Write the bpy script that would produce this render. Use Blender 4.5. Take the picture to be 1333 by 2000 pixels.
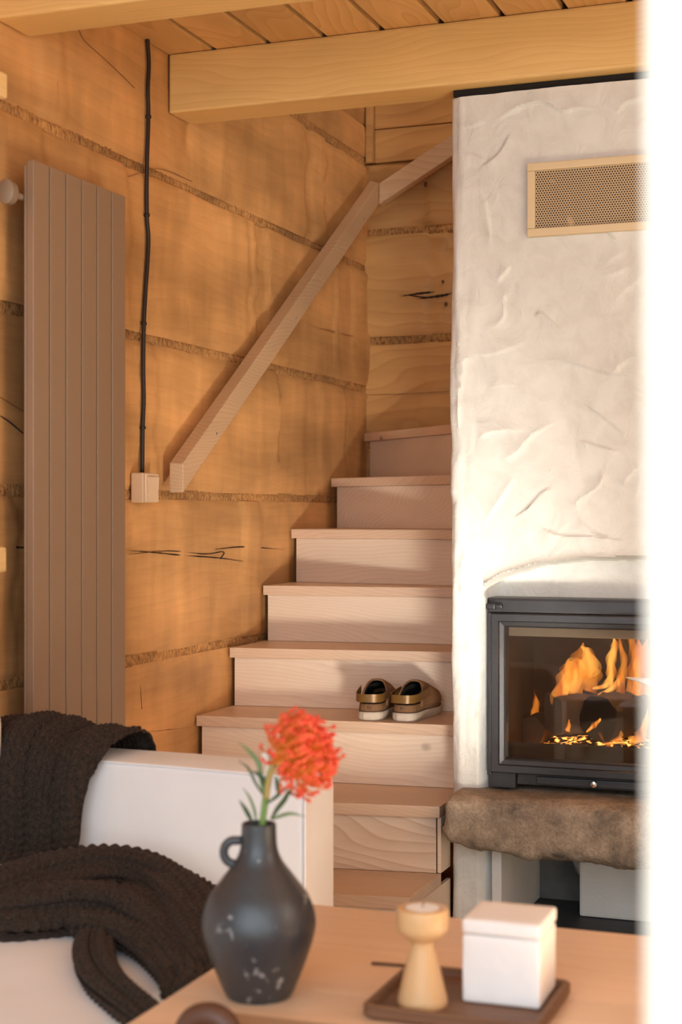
import bpy, bmesh, math, random
import numpy as np
from mathutils import Vector, Matrix, noise as mnoise

random.seed(7); rng = np.random.default_rng(7)
S = bpy.context.scene
C = S.collection
for o in list(bpy.data.objects): bpy.data.objects.remove(o)

# ------------------------------------------------------------------ camera, light, exposure
CAM = Vector((2.1, 0.0, 1.2)); YAW = math.radians(20.4); F = 3000.0; U0, V0 = 666.5, 1005.0
cam = bpy.data.cameras.new('camera'); camo = bpy.data.objects.new('camera', cam); C.objects.link(camo)
camo.location = CAM; camo.rotation_euler = (math.pi/2, 0, YAW)
cam.sensor_width = 36; cam.sensor_fit = 'AUTO'; cam.lens = 36*F/2000; cam.shift_y = (V0-1000)/2000
cam.clip_start = 0.02; cam.clip_end = 200
cam.dof.use_dof = True; cam.dof.focus_distance = 4.6; cam.dof.aperture_fstop = 3.9
S.camera = camo

S.view_settings.view_transform = 'Standard'; S.view_settings.look = 'None'
S.view_settings.gamma = 1; S.view_settings.use_curve_mapping = False
S.view_settings.exposure = 0.0
cy = S.cycles
cy.max_bounces = 6; cy.diffuse_bounces = 4; cy.glossy_bounces = 2; cy.transmission_bounces = 2; cy.transparent_max_bounces = 40
cy.caustics_reflective = False; cy.caustics_refractive = False; cy.use_adaptive_sampling = True; cy.adaptive_threshold = 0.1; cy.adaptive_min_samples = 16
cy.sample_clamp_indirect = 6.0

W = bpy.data.worlds.new('sky'); S.world = W; W.use_nodes = True
bg = W.node_tree.nodes['Background']; bg.inputs[0].default_value = (0.80, 0.90, 1.0, 1); bg.inputs[1].default_value = 0.7

def lamp(name, kind, loc, target, energy, color, **kw):
    L = bpy.data.lights.new(name, kind); L.energy = energy; L.color = color
    for k, v in kw.items(): setattr(L, k, v)
    o = bpy.data.objects.new(name, L); C.objects.link(o); o.location = loc
    d = Vector(target) - Vector(loc); o.rotation_euler = d.to_track_quat('-Z', 'Y').to_euler()
    return o
# low sun from the left behind the camera: reaches the window post, the left log wall keeps it off the room
lamp('sun', 'SUN', (-6, -2, 4), (-6+0.9, -2+0.3, 4-0.42), 1.7, (1.0, 0.90, 0.76), angle=0.01)
# added area lamp for daylight of an assumed window front behind the camera
lamp('assumed_window_daylight', 'AREA', (2.0, -0.5, 1.6), (1.3, 4.5, 1.25), 70, (0.83, 0.93, 1.0), shape='RECTANGLE', size=3.4, size_y=2.2)
# added lamp between table and hearth, imitates an assumed sun patch lighting the stairs
lamp('assumed_sun_patch_lamp', 'AREA', (1.40, 2.99, 0.31), (0.10, 5.2, 1.72), 3.5, (1.0, 0.93, 0.80), shape='DISK', size=0.2, spread=math.radians(54))
# added fill lamp out of view, stands in for warm bounce off sunlit floorboards
lamp('floor_bounce_fill', 'AREA', (2.75, 2.3, 0.04), (2.30, 2.7, 3.0), 68, (1.0, 0.86, 0.58), shape='RECTANGLE', size=1.3, size_y=1.5)
# added fill lamp at the unseen right-hand wall, brightens the left log wall
lamp('side_fill', 'AREA', (3.72, 2.3, 1.75), (0.0, 3.3, 1.9), 16, (1.0, 0.93, 0.84), shape='RECTANGLE', size=1.4, size_y=1.2)
# added lamp for assumed daylight of the storey above, falling down the stairwell
lamp('assumed_upstairs_daylight', 'AREA', (1.6, 4.9, 4.2), (0.3, 5.4, 2.0), 14, (1.0, 0.86, 0.66), shape='RECTANGLE', size=1.0, size_y=0.8)

# ------------------------------------------------------------------ pixel rays (measuring the photograph onto real planes)
CY, SY = math.cos(YAW), math.sin(YAW)
def ray(u, v):
    r = (u-U0)/F; d = -(v-V0)/F
    return Vector((-SY + CY*r, CY + SY*r, d))
def on_x(u, v, x): k = ray(u, v); t = (x-CAM.x)/k.x; return CAM + k*t
def on_y(u, v, y): k = ray(u, v); t = (y-CAM.y)/k.y; return CAM + k*t
def on_z(u, v, z): k = ray(u, v); t = (z-CAM.z)/k.z; return CAM + k*t

# ------------------------------------------------------------------ object helpers
def link(o, parent=None):
    C.objects.link(o)
    if parent is not None: o.parent = parent
    return o
def tag(o, label=None, cat=None, group=None, kind=None):
    if label: o['label'] = label
    if cat: o['category'] = cat
    if group: o['group'] = group
    if kind: o['kind'] = kind
    return o
def empty(name, loc=(0, 0, 0), rz=0):
    o = bpy.data.objects.new(name, None); o.empty_display_size = 0.05
    C.objects.link(o); o.location = loc; o.rotation_euler = (0, 0, rz); return o
def mesh(name, verts, faces, mat, parent=None, smooth=False, loc=None):
    me = bpy.data.meshes.new(name); me.from_pydata([tuple(map(float, v)) for v in verts], [], [tuple(map(int, f)) for f in faces]); me.update()
    if mat: me.materials.append(mat)
    if smooth: me.polygons.foreach_set('use_smooth', [True]*len(me.polygons))
    o = bpy.data.objects.new(name, me); link(o, parent)
    if loc is not None: o.location = loc
    return o
def from_bm(name, bm, mat, parent=None, smooth=False, loc=None, auto=None):
    bmesh.ops.recalc_face_normals(bm, faces=bm.faces)
    me = bpy.data.meshes.new(name); bm.to_mesh(me); bm.free()
    if mat: me.materials.append(mat)
    if smooth:
        me.polygons.foreach_set('use_smooth', [True]*len(me.polygons))
    o = bpy.data.objects.new(name, me); link(o, parent)
    if loc is not None: o.location = loc
    return o
def sharp(o, ang=0.6):
    me = o.data; bm = bmesh.new(); bm.from_mesh(me)
    for e in bm.edges:
        if len(e.link_faces) == 2 and e.calc_face_angle(0) > ang: e.smooth = False
    for f in bm.faces: f.smooth = True
    bm.to_mesh(me); bm.free(); return o
def bx(bm, x0, x1, y0, y1, z0, z1):
    vs = [bm.verts.new(p) for p in ((x0,y0,z0),(x1,y0,z0),(x1,y1,z0),(x0,y1,z0),(x0,y0,z1),(x1,y0,z1),(x1,y1,z1),(x0,y1,z1))]
    for f in ((3,2,1,0),(4,5,6,7),(0,1,5,4),(1,2,6,5),(2,3,7,6),(3,0,4,7)): bm.faces.new([vs[i] for i in f])
    return vs
def box(name, x0, x1, y0, y1, z0, z1, mat, parent=None, bev=0.002, seg=2):
    bm = bmesh.new(); bx(bm, x0, x1, y0, y1, z0, z1)
    if bev: bmesh.ops.bevel(bm, geom=list(bm.edges), offset=bev, segments=seg, profile=0.6, affect='EDGES')
    return from_bm(name, bm, mat, parent)
def prism(name, poly, z0, z1, mat, parent=None, bev=0.002):
    """poly: list of (x,y) counter-clockwise"""
    bm = bmesh.new()
    a = [bm.verts.new((x, y, z0)) for x, y in poly]; b = [bm.verts.new((x, y, z1)) for x, y in poly]
    bm.faces.new(a[::-1]); bm.faces.new(b)
    n = len(poly)
    for i in range(n): bm.faces.new((a[i], a[(i+1) % n], b[(i+1) % n], b[i]))
    if bev: bmesh.ops.bevel(bm, geom=list(bm.edges), offset=bev, segments=2, profile=0.6, affect='EDGES')
    return from_bm(name, bm, mat, parent)
def lathe(prof, n=48):
    v, f = [], []
    for r, z in prof:
        for i in range(n):
            a = 2*math.pi*i/n; v.append((r*math.cos(a), r*math.sin(a), z))
    for j in range(len(prof)-1):
        for i in range(n):
            f.append((j*n+i, j*n+(i+1) % n, (j+1)*n+(i+1) % n, (j+1)*n+i))
    return v, f
def catmull(pts, n=8):
    P = [Vector(p) for p in pts]; P = [P[0]*2-P[1]] + P + [P[-1]*2-P[-2]]
    out = []
    for i in range(1, len(P)-2):
        for k in range(n):
            t = k/n; a, b, c, d = P[i-1], P[i], P[i+1], P[i+2]
            out.append(0.5*((2*b)+(c-a)*t+(2*a-5*b+4*c-d)*t*t+(3*b-a-3*c+d)*t**3))
    out.append(P[-2].copy()); return out
def tube(path, rad, n=10, flat=1.0, up=None, caps=True, base=0):
    """swept tube; rad number or list; flat squeezes the second axis"""
    P = [Vector(p) for p in path]; m = len(P)
    R = rad if hasattr(rad, '__len__') else [rad]*m
    v, f = [], []
    prev = Vector(up) if up else None
    for i in range(m):
        t = (P[min(i+1, m-1)]-P[max(i-1, 0)]).normalized()
        if prev is None:
            prev = Vector((0, 0, 1)) if abs(t.z) < 0.9 else Vector((1, 0, 0))
        a = (prev - t*prev.dot(t)).normalized(); b = t.cross(a); prev = a
        for k in range(n):
            th = 2*math.pi*k/n
            v.append(P[i] + a*(math.cos(th)*R[i]*flat) + b*(math.sin(th)*R[i]))
    for i in range(m-1):
        for k in range(n): f.append((base+i*n+k, base+i*n+(k+1) % n, base+(i+1)*n+(k+1) % n, base+(i+1)*n+k))
    if caps:
        f.append(tuple(base+k for k in range(n))[::-1]); f.append(tuple(base+(m-1)*n+k for k in range(n)))
    return v, f
def join(*vf):
    V, Fc = [], []
    for v, f in vf:
        b = len(V); V += list(v); Fc += [tuple(i+b for i in q) for q in f]
    return V, Fc
def grid_faces(nu, nv, skip=None):
    f = []
    for i in range(nu-1):
        for j in range(nv-1):
            if skip is not None and skip[i, j]: continue
            f.append((i*nv+j, (i+1)*nv+j, (i+1)*nv+j+1, i*nv+j+1))
    return f
def fnoise(x, y, seed=0, octs=3):
    """cheap smooth noise for arrays"""
    r = np.random.default_rng(seed); s = np.zeros(np.broadcast(x, y).shape)
    for o in range(octs):
        for _ in range(5):
            a = r.uniform(0, 2*np.pi); k = (2**o)*r.uniform(0.6, 1.5)
            s = s + np.sin(2*np.pi*k*(x*np.cos(a)+y*np.sin(a)) + r.uniform(0, 6.28))/(2**o)
    return s/5

# ------------------------------------------------------------------ materials
def new_mat(name):
    m = bpy.data.materials.new(name); m.use_nodes = True
    nt = m.node_tree; return m, nt, nt.nodes['Principled BSDF']
def plain(name, col, rough=0.5, metal=0.0, bump=0, bscale=80, var=0.0, spec=0.5, sheen=0):
    m, nt, b = new_mat(name); b.inputs['Base Color'].default_value = (*col, 1)
    b.inputs['Roughness'].default_value = rough; b.inputs['Metallic'].default_value = metal
    b.inputs['Specular IOR Level'].default_value = spec
    if sheen: b.inputs['Sheen Weight'].default_value = sheen
    N = nt.nodes.new; L = nt.links.new
    tc = N('ShaderNodeTexCoord')
    nz = N('ShaderNodeTexNoise'); nz.inputs['Scale'].default_value = bscale; nz.inputs['Detail'].default_value = 5
    L(tc.outputs['Object'], nz.inputs['Vector'])
    if bump:
        bp = N('ShaderNodeBump'); bp.inputs['Strength'].default_value = bump; bp.inputs['Distance'].default_value = 0.002
        L(nz.outputs['Fac'], bp.inputs['Height']); L(bp.outputs[0], b.inputs['Normal'])
    if var:
        n2 = N('ShaderNodeTexNoise'); n2.inputs['Scale'].default_value = 7; n2.inputs['Detail'].default_value = 6
        L(tc.outputs['Object'], n2.inputs['Vector'])
        mr = N('ShaderNodeMapRange'); mr.inputs[1].default_value = 0.3; mr.inputs[2].default_value = 0.7
        mr.inputs[3].default_value = 1-var; mr.inputs[4].default_value = 1+var
        L(n2.outputs['Fac'], mr.inputs[0])
        mx = N('ShaderNodeMix'); mx.data_type = 'RGBA'; mx.blend_type = 'MULTIPLY'; mx.inputs[0].default_value = 1
        mx.inputs[6].default_value = (*col, 1); L(mr.outputs[0], mx.inputs[7]); L(mx.outputs[2], b.inputs['Base Color'])
    return m
def wood(name, light, dark, axis='X', ring=26, ringmix=0.55, blot=0.18, knots=0.0, rough=0.55, bump=0.25, center=(0.0, 0.21, 0.33), fine=1.0, stretch=0.06, knotscale=3.2, dist=2.5, hew=0.0):
    """sawn softwood: growth rings about an axis lying off the board, stretched along the grain; fine fibres; blotches; knots"""
    m, nt, b = new_mat(name); N = nt.nodes.new; L = nt.links.new
    ax = 'XYZ'.index(axis)
    tc = N('ShaderNodeTexCoord'); oi = N('ShaderNodeObjectInfo')
    rv = N('ShaderNodeVectorMath'); rv.operation = 'SCALE'; rv.inputs[0].default_value = (17.3, 9.1, 5.7); L(oi.outputs['Random'], rv.inputs['Scale'])
    ad = N('ShaderNodeVectorMath'); ad.operation = 'ADD'; L(tc.outputs['Object'], ad.inputs[0]); L(rv.outputs[0], ad.inputs[1])
    def mapped(scale, src=ad, loc=(0, 0, 0)):
        mp = N('ShaderNodeMapping'); mp.inputs['Scale'].default_value = scale; mp.inputs['Location'].default_value = loc
        L(src.outputs[0], mp.inputs['Vector']); return mp
    def axs(a, c): s = [c, c, c]; s[ax] = a; return tuple(s)
    # slow wander of the pith along the grain
    wn = N('ShaderNodeTexNoise'); wn.inputs['Scale'].default_value = 1.0; wn.inputs['Detail'].default_value = 2
    L(mapped(axs(1.1, 3.0)).outputs[0], wn.inputs['Vector'])
    sb = N('ShaderNodeVectorMath'); sb.operation = 'SUBTRACT'; L(wn.outputs['Color'], sb.inputs[0]); sb.inputs[1].default_value = (0.5, 0.5, 0.5)
    sc = N('ShaderNodeVectorMath'); sc.operation = 'SCALE'; L(sb.outputs[0], sc.inputs[0]); sc.inputs['Scale'].default_value = 0.22
    a2 = N('ShaderNodeVectorMath'); a2.operation = 'ADD'; L(tc.outputs['Object'], a2.inputs[0]); L(sc.outputs[0], a2.inputs[1])
    # per-object ring centre
    rc = N('ShaderNodeVectorMath'); rc.operation = 'SCALE'; rc.inputs[0].default_value = (0.31, 0.23, 0.27); L(oi.outputs['Random'], rc.inputs['Scale'])
    a3 = N('ShaderNodeVectorMath'); a3.operation = 'ADD'; L(a2.outputs[0], a3.inputs[0]); L(rc.outputs[0], a3.inputs[1])
    wv = N('ShaderNodeTexWave'); wv.wave_type = 'RINGS'; wv.rings_direction = axis; wv.wave_profile = 'SAW'
    wv.inputs['Scale'].default_value = ring; wv.inputs['Distortion'].default_value = dist; wv.inputs['Detail'].default_value = 2; wv.inputs['Detail Scale'].default_value = 0.6
    L(mapped(axs(stretch, 1.0), a3, center).outputs[0], wv.inputs['Vector'])
    rr = N('ShaderNodeValToRGB'); e = rr.color_ramp.elements
    e[0].position = 0.0; e[0].color = (0, 0, 0, 1); e[1].position = 1.0; e[1].color = (0.15, 0.15, 0.15, 1)
    k = rr.color_ramp.elements.new(0.72); k.color = (0.55, 0.55, 0.55, 1); k = rr.color_ramp.elements.new(0.9); k.color = (1, 1, 1, 1)
    L(wv.outputs['Fac'], rr.inputs[0])
    fn = N('ShaderNodeTexNoise'); fn.inputs['Scale'].default_value = 1; fn.inputs['Detail'].default_value = 4; fn.inputs['Roughness'].default_value = 0.6
    L(mapped(axs(5, 150)).outputs[0], fn.inputs['Vector'])
    bl = N('ShaderNodeTexNoise'); bl.inputs['Scale'].default_value = 1; bl.inputs['Detail'].default_value = 4
    L(mapped(axs(1.3, 5.0)).outputs[0], bl.inputs['Vector'])
    f1 = N('ShaderNodeMath'); f1.operation = 'MULTIPLY'; L(rr.outputs[0], f1.inputs[0]); f1.inputs[1].default_value = ringmix
    f2 = N('ShaderNodeMath'); f2.operation = 'MULTIPLY_ADD'; L(fn.outputs['Fac'], f2.inputs[0]); f2.inputs[1].default_value = 0.35*fine; L(f1.outputs[0], f2.inputs[2])
    f3 = N('ShaderNodeMath'); f3.operation = 'SUBTRACT'; f3.use_clamp = True; L(f2.outputs[0], f3.inputs[0]); f3.inputs[1].default_value = 0.14*fine
    mx = N('ShaderNodeMix'); mx.data_type = 'RGBA'; L(f3.outputs[0], mx.inputs[0]); mx.inputs[6].default_value = (*light, 1); mx.inputs[7].default_value = (*dark, 1)
    mr = N('ShaderNodeMapRange'); mr.inputs[1].default_value = 0.3; mr.inputs[2].default_value = 0.7; mr.inputs[3].default_value = 1-blot; mr.inputs[4].default_value = 1+blot*0.7
    L(bl.outputs['Fac'], mr.inputs[0])
    mb = N('ShaderNodeMix'); mb.data_type = 'RGBA'; mb.blend_type = 'MULTIPLY'; mb.inputs[0].default_value = 1; L(mx.outputs[2], mb.inputs[6]); L(mr.outputs[0], mb.inputs[7])
    # a little board to board variation
    ov = N('ShaderNodeMapRange'); ov.inputs[3].default_value = 0.9; ov.inputs[4].default_value = 1.08; L(oi.outputs['Random'], ov.inputs[0])
    mo = N('ShaderNodeMix'); mo.data_type = 'RGBA'; mo.blend_type = 'MULTIPLY'; mo.inputs[0].default_value = 1; L(mb.outputs[2], mo.inputs[6]); L(ov.outputs[0], mo.inputs[7])
    out = mo.outputs[2]
    if hew:
        hs_ = [9.0, 9.0, 9.0]; hs_[2] = 2.4
        hn = N('ShaderNodeTexNoise'); hn.inputs['Scale'].default_value = 1; hn.inputs['Detail'].default_value = 3; hn.inputs['Distortion'].default_value = 0.4
        L(mapped(tuple(hs_)).outputs[0], hn.inputs['Vector'])
        hr_ = N('ShaderNodeMapRange'); hr_.inputs[1].default_value = 0.32; hr_.inputs[2].default_value = 0.68; hr_.inputs[3].default_value = 1-hew; hr_.inputs[4].default_value = 1+hew*0.8
        L(hn.outputs['Fac'], hr_.inputs[0])
        mh = N('ShaderNodeMix'); mh.data_type = 'RGBA'; mh.blend_type = 'MULTIPLY'; mh.inputs[0].default_value = 1; L(out, mh.inputs[6]); L(hr_.outputs[0], mh.inputs[7]); out = mh.outputs[2]
    if knots:
        vo = N('ShaderNodeTexVoronoi'); vo.inputs['Scale'].default_value = knotscale
        L(mapped(axs(0.75, 1.0)).outputs[0], vo.inputs['Vector'])
        kr = N('ShaderNodeMapRange'); kr.inputs[1].default_value = 0.03; kr.inputs[2].default_value = 0.085; kr.inputs[3].default_value = 1; kr.inputs[4].default_value = 0
        L(vo.outputs['Distance'], kr.inputs[0])
        cm = N('ShaderNodeSeparateColor'); L(vo.outputs['Color'], cm.inputs[0])
        gt = N('ShaderNodeMath'); gt.operation = 'LESS_THAN'; L(cm.outputs[0], gt.inputs[0]); gt.inputs[1].default_value = knots
        km = N('ShaderNodeMath'); km.operation = 'MULTIPLY'; L(kr.outputs[0], km.inputs[0]); L(gt.outputs[0], km.inputs[1])
        k2 = N('ShaderNodeMath'); k2.operation = 'MULTIPLY'; L(km.outputs[0], k2.inputs[0]); k2.inputs[1].default_value = 0.75
        mk = N('ShaderNodeMix'); mk.data_type = 'RGBA'; L(k2.outputs[0], mk.inputs[0]); L(out, mk.inputs[6])
        mk.inputs[7].default_value = (dark[0]*0.32, dark[1]*0.24, dark[2]*0.2, 1); out = mk.outputs[2]
    L(out, b.inputs['Base Color'])
    b.inputs['Roughness'].default_value = rough; b.inputs['Specular IOR Level'].default_value = 0.35
    bp = N('ShaderNodeBump'); bp.inputs['Strength'].default_value = bump; bp.inputs['Distance'].default_value = 0.0015
    L(f2.outputs[0], bp.inputs['Height']); L(bp.outputs[0], b.inputs['Normal'])
    return m

M = {}
M['log'] = wood('hewn_log_wood', (0.72, 0.39, 0.155), (0.45, 0.19, 0.055), 'Y', ring=9, ringmix=0.14, blot=0.34, knots=0.08, rough=0.5, bump=0.2, stretch=0.10, knotscale=2.6, hew=0.12)
M['log_x'] = wood('hewn_log_wood_back', (0.64, 0.36, 0.135), (0.40, 0.175, 0.05), 'X', ring=10, ringmix=0.35, blot=0.25, knots=0.16, rough=0.5, bump=0.2, stretch=0.10, knotscale=4.0)
M['beam'] = wood('planed_beam_wood', (0.93, 0.63, 0.26), (0.74, 0.43, 0.13), 'X', ring=26, ringmix=0.36, blot=0.12, knots=0.12, rough=0.42, bump=0.12, stretch=0.03, knotscale=3.0)
M['ceil'] = wood('ceiling_board_wood', (0.78, 0.47, 0.195), (0.54, 0.26, 0.075), 'Y', ring=22, ringmix=0.45, blot=0.12, knots=0.3, rough=0.42, bump=0.12, knotscale=3.6)
M['tread'] = wood('limed_tread_wood', (0.76, 0.55, 0.40), (0.56, 0.365, 0.24), 'X', ring=30, ringmix=0.4, blot=0.10, knots=0.10, rough=0.4, bump=0.15, stretch=0.03, knotscale=4.5)
M['riser'] = wood('limed_riser_wood', (0.86, 0.70, 0.56), (0.68, 0.49, 0.36), 'X', ring=32, ringmix=0.40, blot=0.08, knots=0.14, rough=0.5, bump=0.2, stretch=0.025, knotscale=4.5)
M['riser_cathedral'] = wood('limed_riser_flat_sawn', (0.86, 0.70, 0.56), (0.64, 0.44, 0.315), 'X', ring=17, ringmix=0.75, blot=0.06, rough=0.5, bump=0.2, stretch=0.17, center=(0, 0.05, 0.02), dist=1.5)
M['rail'] = wood('handrail_wood', (0.66, 0.45, 0.28), (0.48, 0.29, 0.16), 'Y', ring=26, ringmix=0.5, blot=0.12, knots=0.22, rough=0.5, bump=0.15, knotscale=7)
M['rail_x'] = wood('handrail_wood_across', (0.66, 0.45, 0.28), (0.48, 0.29, 0.16), 'X', ring=26, ringmix=0.5, blot=0.12, knots=0.22, rough=0.5, bump=0.15, knotscale=7)
M['table'] = wood('coffee_table_wood', (0.79, 0.545, 0.36), (0.68, 0.44, 0.27), 'X', ring=9, ringmix=0.35, blot=0.08, rough=0.38, bump=0.08, stretch=0.10)
M['floor'] = wood('floor_plank_wood', (0.60, 0.38, 0.19), (0.42, 0.23, 0.10), 'Y', ring=20, ringmix=0.4, rough=0.45)
M['tray'] = wood('walnut_wood', (0.19, 0.095, 0.05), (0.085, 0.038, 0.02), 'X', ring=30, ringmix=0.6, blot=0.25, rough=0.5, bump=0.2)
M['turned'] = wood('turned_ash_wood', (0.70, 0.44, 0.22), (0.52, 0.29, 0.12), 'Z', ring=60, ringmix=0.5, blot=0.12, rough=0.35, bump=0.1, center=(0.1, 0.05, 0))
M['shelf'] = wood('pale_shelf_wood', (0.86, 0.60, 0.28), (0.72, 0.45, 0.17), 'Y', ring=20, ringmix=0.3, rough=0.45)
M['charred'] = plain('charred_wood', (0.022, 0.016, 0.014), 0.85, bump=1.0, bscale=60, var=0.5)
M['greylog'] = plain('scorched_wood', (0.07, 0.05, 0.042), 0.85, bump=0.8, bscale=50, var=0.4)
M['dark'] = plain('dark_crack', (0.028, 0.014, 0.007), 0.9)
M['black'] = plain('shadow_gap_black', (0.012, 0.009, 0.008), 0.95)  # black for the painted shadow gap above the fireplace
M['radiator'] = plain('taupe_powder_coat', (0.38, 0.265, 0.18), 0.45, metal=0.2, bump=0.05, bscale=900)
M['radcap'] = plain('taupe_plastic', (0.31, 0.23, 0.165), 0.5)
M['switch'] = plain('ivory_plastic', (0.78, 0.58, 0.40), 0.35)
M['cable'] = plain('black_cable', (0.022, 0.014, 0.011), 0.5)
M['steel'] = plain('screw_steel', (0.55, 0.5, 0.45), 0.3, metal=1)
M['iron'] = plain('stove_iron', (0.055, 0.055, 0.06), 0.42, metal=0.6, bump=0.15, bscale=260, var=0.25)
M['iron2'] = plain('stove_iron_plate', (0.04, 0.04, 0.043), 0.6, metal=0.4, bump=0.3, bscale=120, var=0.4)
M['soot'] = plain('sooty_firebrick', (0.035, 0.021, 0.013), 0.95, bump=0.6, bscale=30, var=0.5)
M['baffle'] = plain('ash_grey_baffle', (0.26, 0.22, 0.18), 0.9, var=0.2)
M['ash'] = plain('ash', (0.20, 0.17, 0.15), 1.0, bump=1, bscale=90, var=0.5)
M['chrome'] = plain('polished_steel', (0.9, 0.88, 0.84), 0.12, metal=1)
M['white_handle'] = plain('bright_enamel', (0.9, 0.88, 0.85), 0.25)
M['grate_frame'] = plain('cream_grate_enamel', (0.76, 0.60, 0.37), 0.4, bump=0.05)
M['slate'] = plain('dark_slate', (0.05, 0.05, 0.055), 0.6, bump=0.4, bscale=40, var=0.3)
M['cement'] = plain('grey_cement', (0.16, 0.155, 0.15), 0.9, bump=0.8, bscale=40, var=0.35)
M['block'] = plain('painted_block', (0.74, 0.73, 0.72), 0.85, bump=0.8, bscale=120, var=0.06)
M['sofa'] = plain('white_upholstery', (0.90, 0.88, 0.89), 0.85, bump=0.12, bscale=700, var=0.03, sheen=0.2)
M['candle'] = plain('white_wax', (0.95, 0.94, 0.93), 0.5)
M['alu'] = plain('thin_aluminium', (0.75, 0.75, 0.77), 0.3, metal=1)
M['boxwhite'] = plain('white_plaster_box', (0.92, 0.87, 0.84), 0.7, bump=0.5, bscale=70, var=0.06)
M['leather'] = plain('brown_leather', (0.115, 0.05, 0.03), 0.45, bump=0.3, bscale=200, var=0.2)
M['board'] = plain('tan_board', (0.44, 0.27, 0.155), 0.5, var=0.12)
M['suede'] = plain('brown_suede', (0.235, 0.125, 0.062), 0.95, bump=0.3, bscale=500, var=0.18, spec=0.2)
M['strap'] = plain('gold_brown_satin', (0.20, 0.105, 0.028), 0.36, metal=0.25, bump=0.15, bscale=300, var=0.1)
M['lining'] = plain('dark_lining', (0.018, 0.012, 0.01), 0.95)
M['sole'] = plain('cream_rubber', (0.62, 0.53, 0.44), 0.7, bump=0.3, bscale=150, var=0.12)
M['welt'] = plain('dark_welt', (0.10, 0.055, 0.03), 0.8)
M['post'] = plain('white_window_paint', (0.86, 0.77, 0.66), 0.5)

def chinking_mat():
    m, nt, b = new_mat('straw_chinking'); N = nt.nodes.new; L = nt.links.new
    tc = N('ShaderNodeTexCoord'); mp = N('ShaderNodeMapping'); mp.inputs['Scale'].default_value = (130, 130, 45); L(tc.outputs['Object'], mp.inputs[0])
    nz = N('ShaderNodeTexNoise'); nz.inputs['Scale'].default_value = 1; nz.inputs['Detail'].default_value = 5; L(mp.outputs[0], nz.inputs['Vector'])
    lo = N('ShaderNodeTexNoise'); lo.inputs['Scale'].default_value = 2.2; lo.inputs['Detail'].default_value = 3; L(tc.outputs['Object'], lo.inputs['Vector'])
    ramp = N('ShaderNodeValToRGB'); e = ramp.color_ramp.elements
    e[0].position = 0.33; e[0].color = (0.27, 0.115, 0.035, 1); e[1].position = 0.60; e[1].color = (0.66, 0.35, 0.125, 1)
    L(nz.outputs['Fac'], ramp.inputs[0])
    mr = N('ShaderNodeMapRange'); mr.inputs[1].default_value = 0.35; mr.inputs[2].default_value = 0.65; mr.inputs[3].default_value = 0.6; mr.inputs[4].default_value = 1.15; L(lo.outputs['Fac'], mr.inputs[0])
    mx = N('ShaderNodeMix'); mx.data_type = 'RGBA'; mx.blend_type = 'MULTIPLY'; mx.inputs[0].default_value = 1; L(ramp.outputs[0], mx.inputs[6]); L(mr.outputs[0], mx.inputs[7])
    L(mx.outputs[2], b.inputs['Base Color']); b.inputs['Roughness'].default_value = 0.9
    bp = N('ShaderNodeBump'); bp.inputs['Strength'].default_value = 0.8; bp.inputs['Distance'].default_value = 0.004; L(nz.outputs['Fac'], bp.inputs['Height']); L(bp.outputs[0], b.inputs['Normal'])
    return m
M['chink'] = chinking_mat()

def plaster_mat():
    m, nt, b = new_mat('white_lime_plaster'); N = nt.nodes.new; L = nt.links.new
    tc = N('ShaderNodeTexCoord')
    n1 = N('ShaderNodeTexNoise'); n1.inputs['Scale'].default_value = 14; n1.inputs['Detail'].default_value = 7; n1.inputs['Roughness'].default_value = 0.62; n1.inputs['Distortion'].default_value = 0.8
    L(tc.outputs['Object'], n1.inputs['Vector'])
    n2 = N('ShaderNodeTexNoise'); n2.inputs['Scale'].default_value = 240; n2.inputs['Detail'].default_value = 3; L(tc.outputs['Object'], n2.inputs['Vector'])
    ma = N('ShaderNodeMath'); ma.operation = 'MULTIPLY_ADD'; L(n2.outputs['Fac'], ma.inputs[0]); ma.inputs[1].default_value = 0.10; L(n1.outputs['Fac'], ma.inputs[2])
    bp = N('ShaderNodeBump'); bp.inputs['Strength'].default_value = 0.85; bp.inputs['Distance'].default_value = 0.009; L(ma.outputs[0], bp.inputs['Height']); L(bp.outputs[0], b.inputs['Normal'])
    ramp = N('ShaderNodeValToRGB'); e = ramp.color_ramp.elements; e[0].position = 0.3; e[0].color = (0.72, 0.71, 0.675, 1); e[1].position = 0.6; e[1].color = (0.80, 0.795, 0.765, 1)
    L(n1.outputs['Fac'], ramp.inputs[0]); L(ramp.outputs[0], b.inputs['Base Color']); b.inputs['Roughness'].default_value = 0.75; b.inputs['Specular IOR Level'].default_value = 0.25
    return m
M['plaster'] = plaster_mat()

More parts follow.
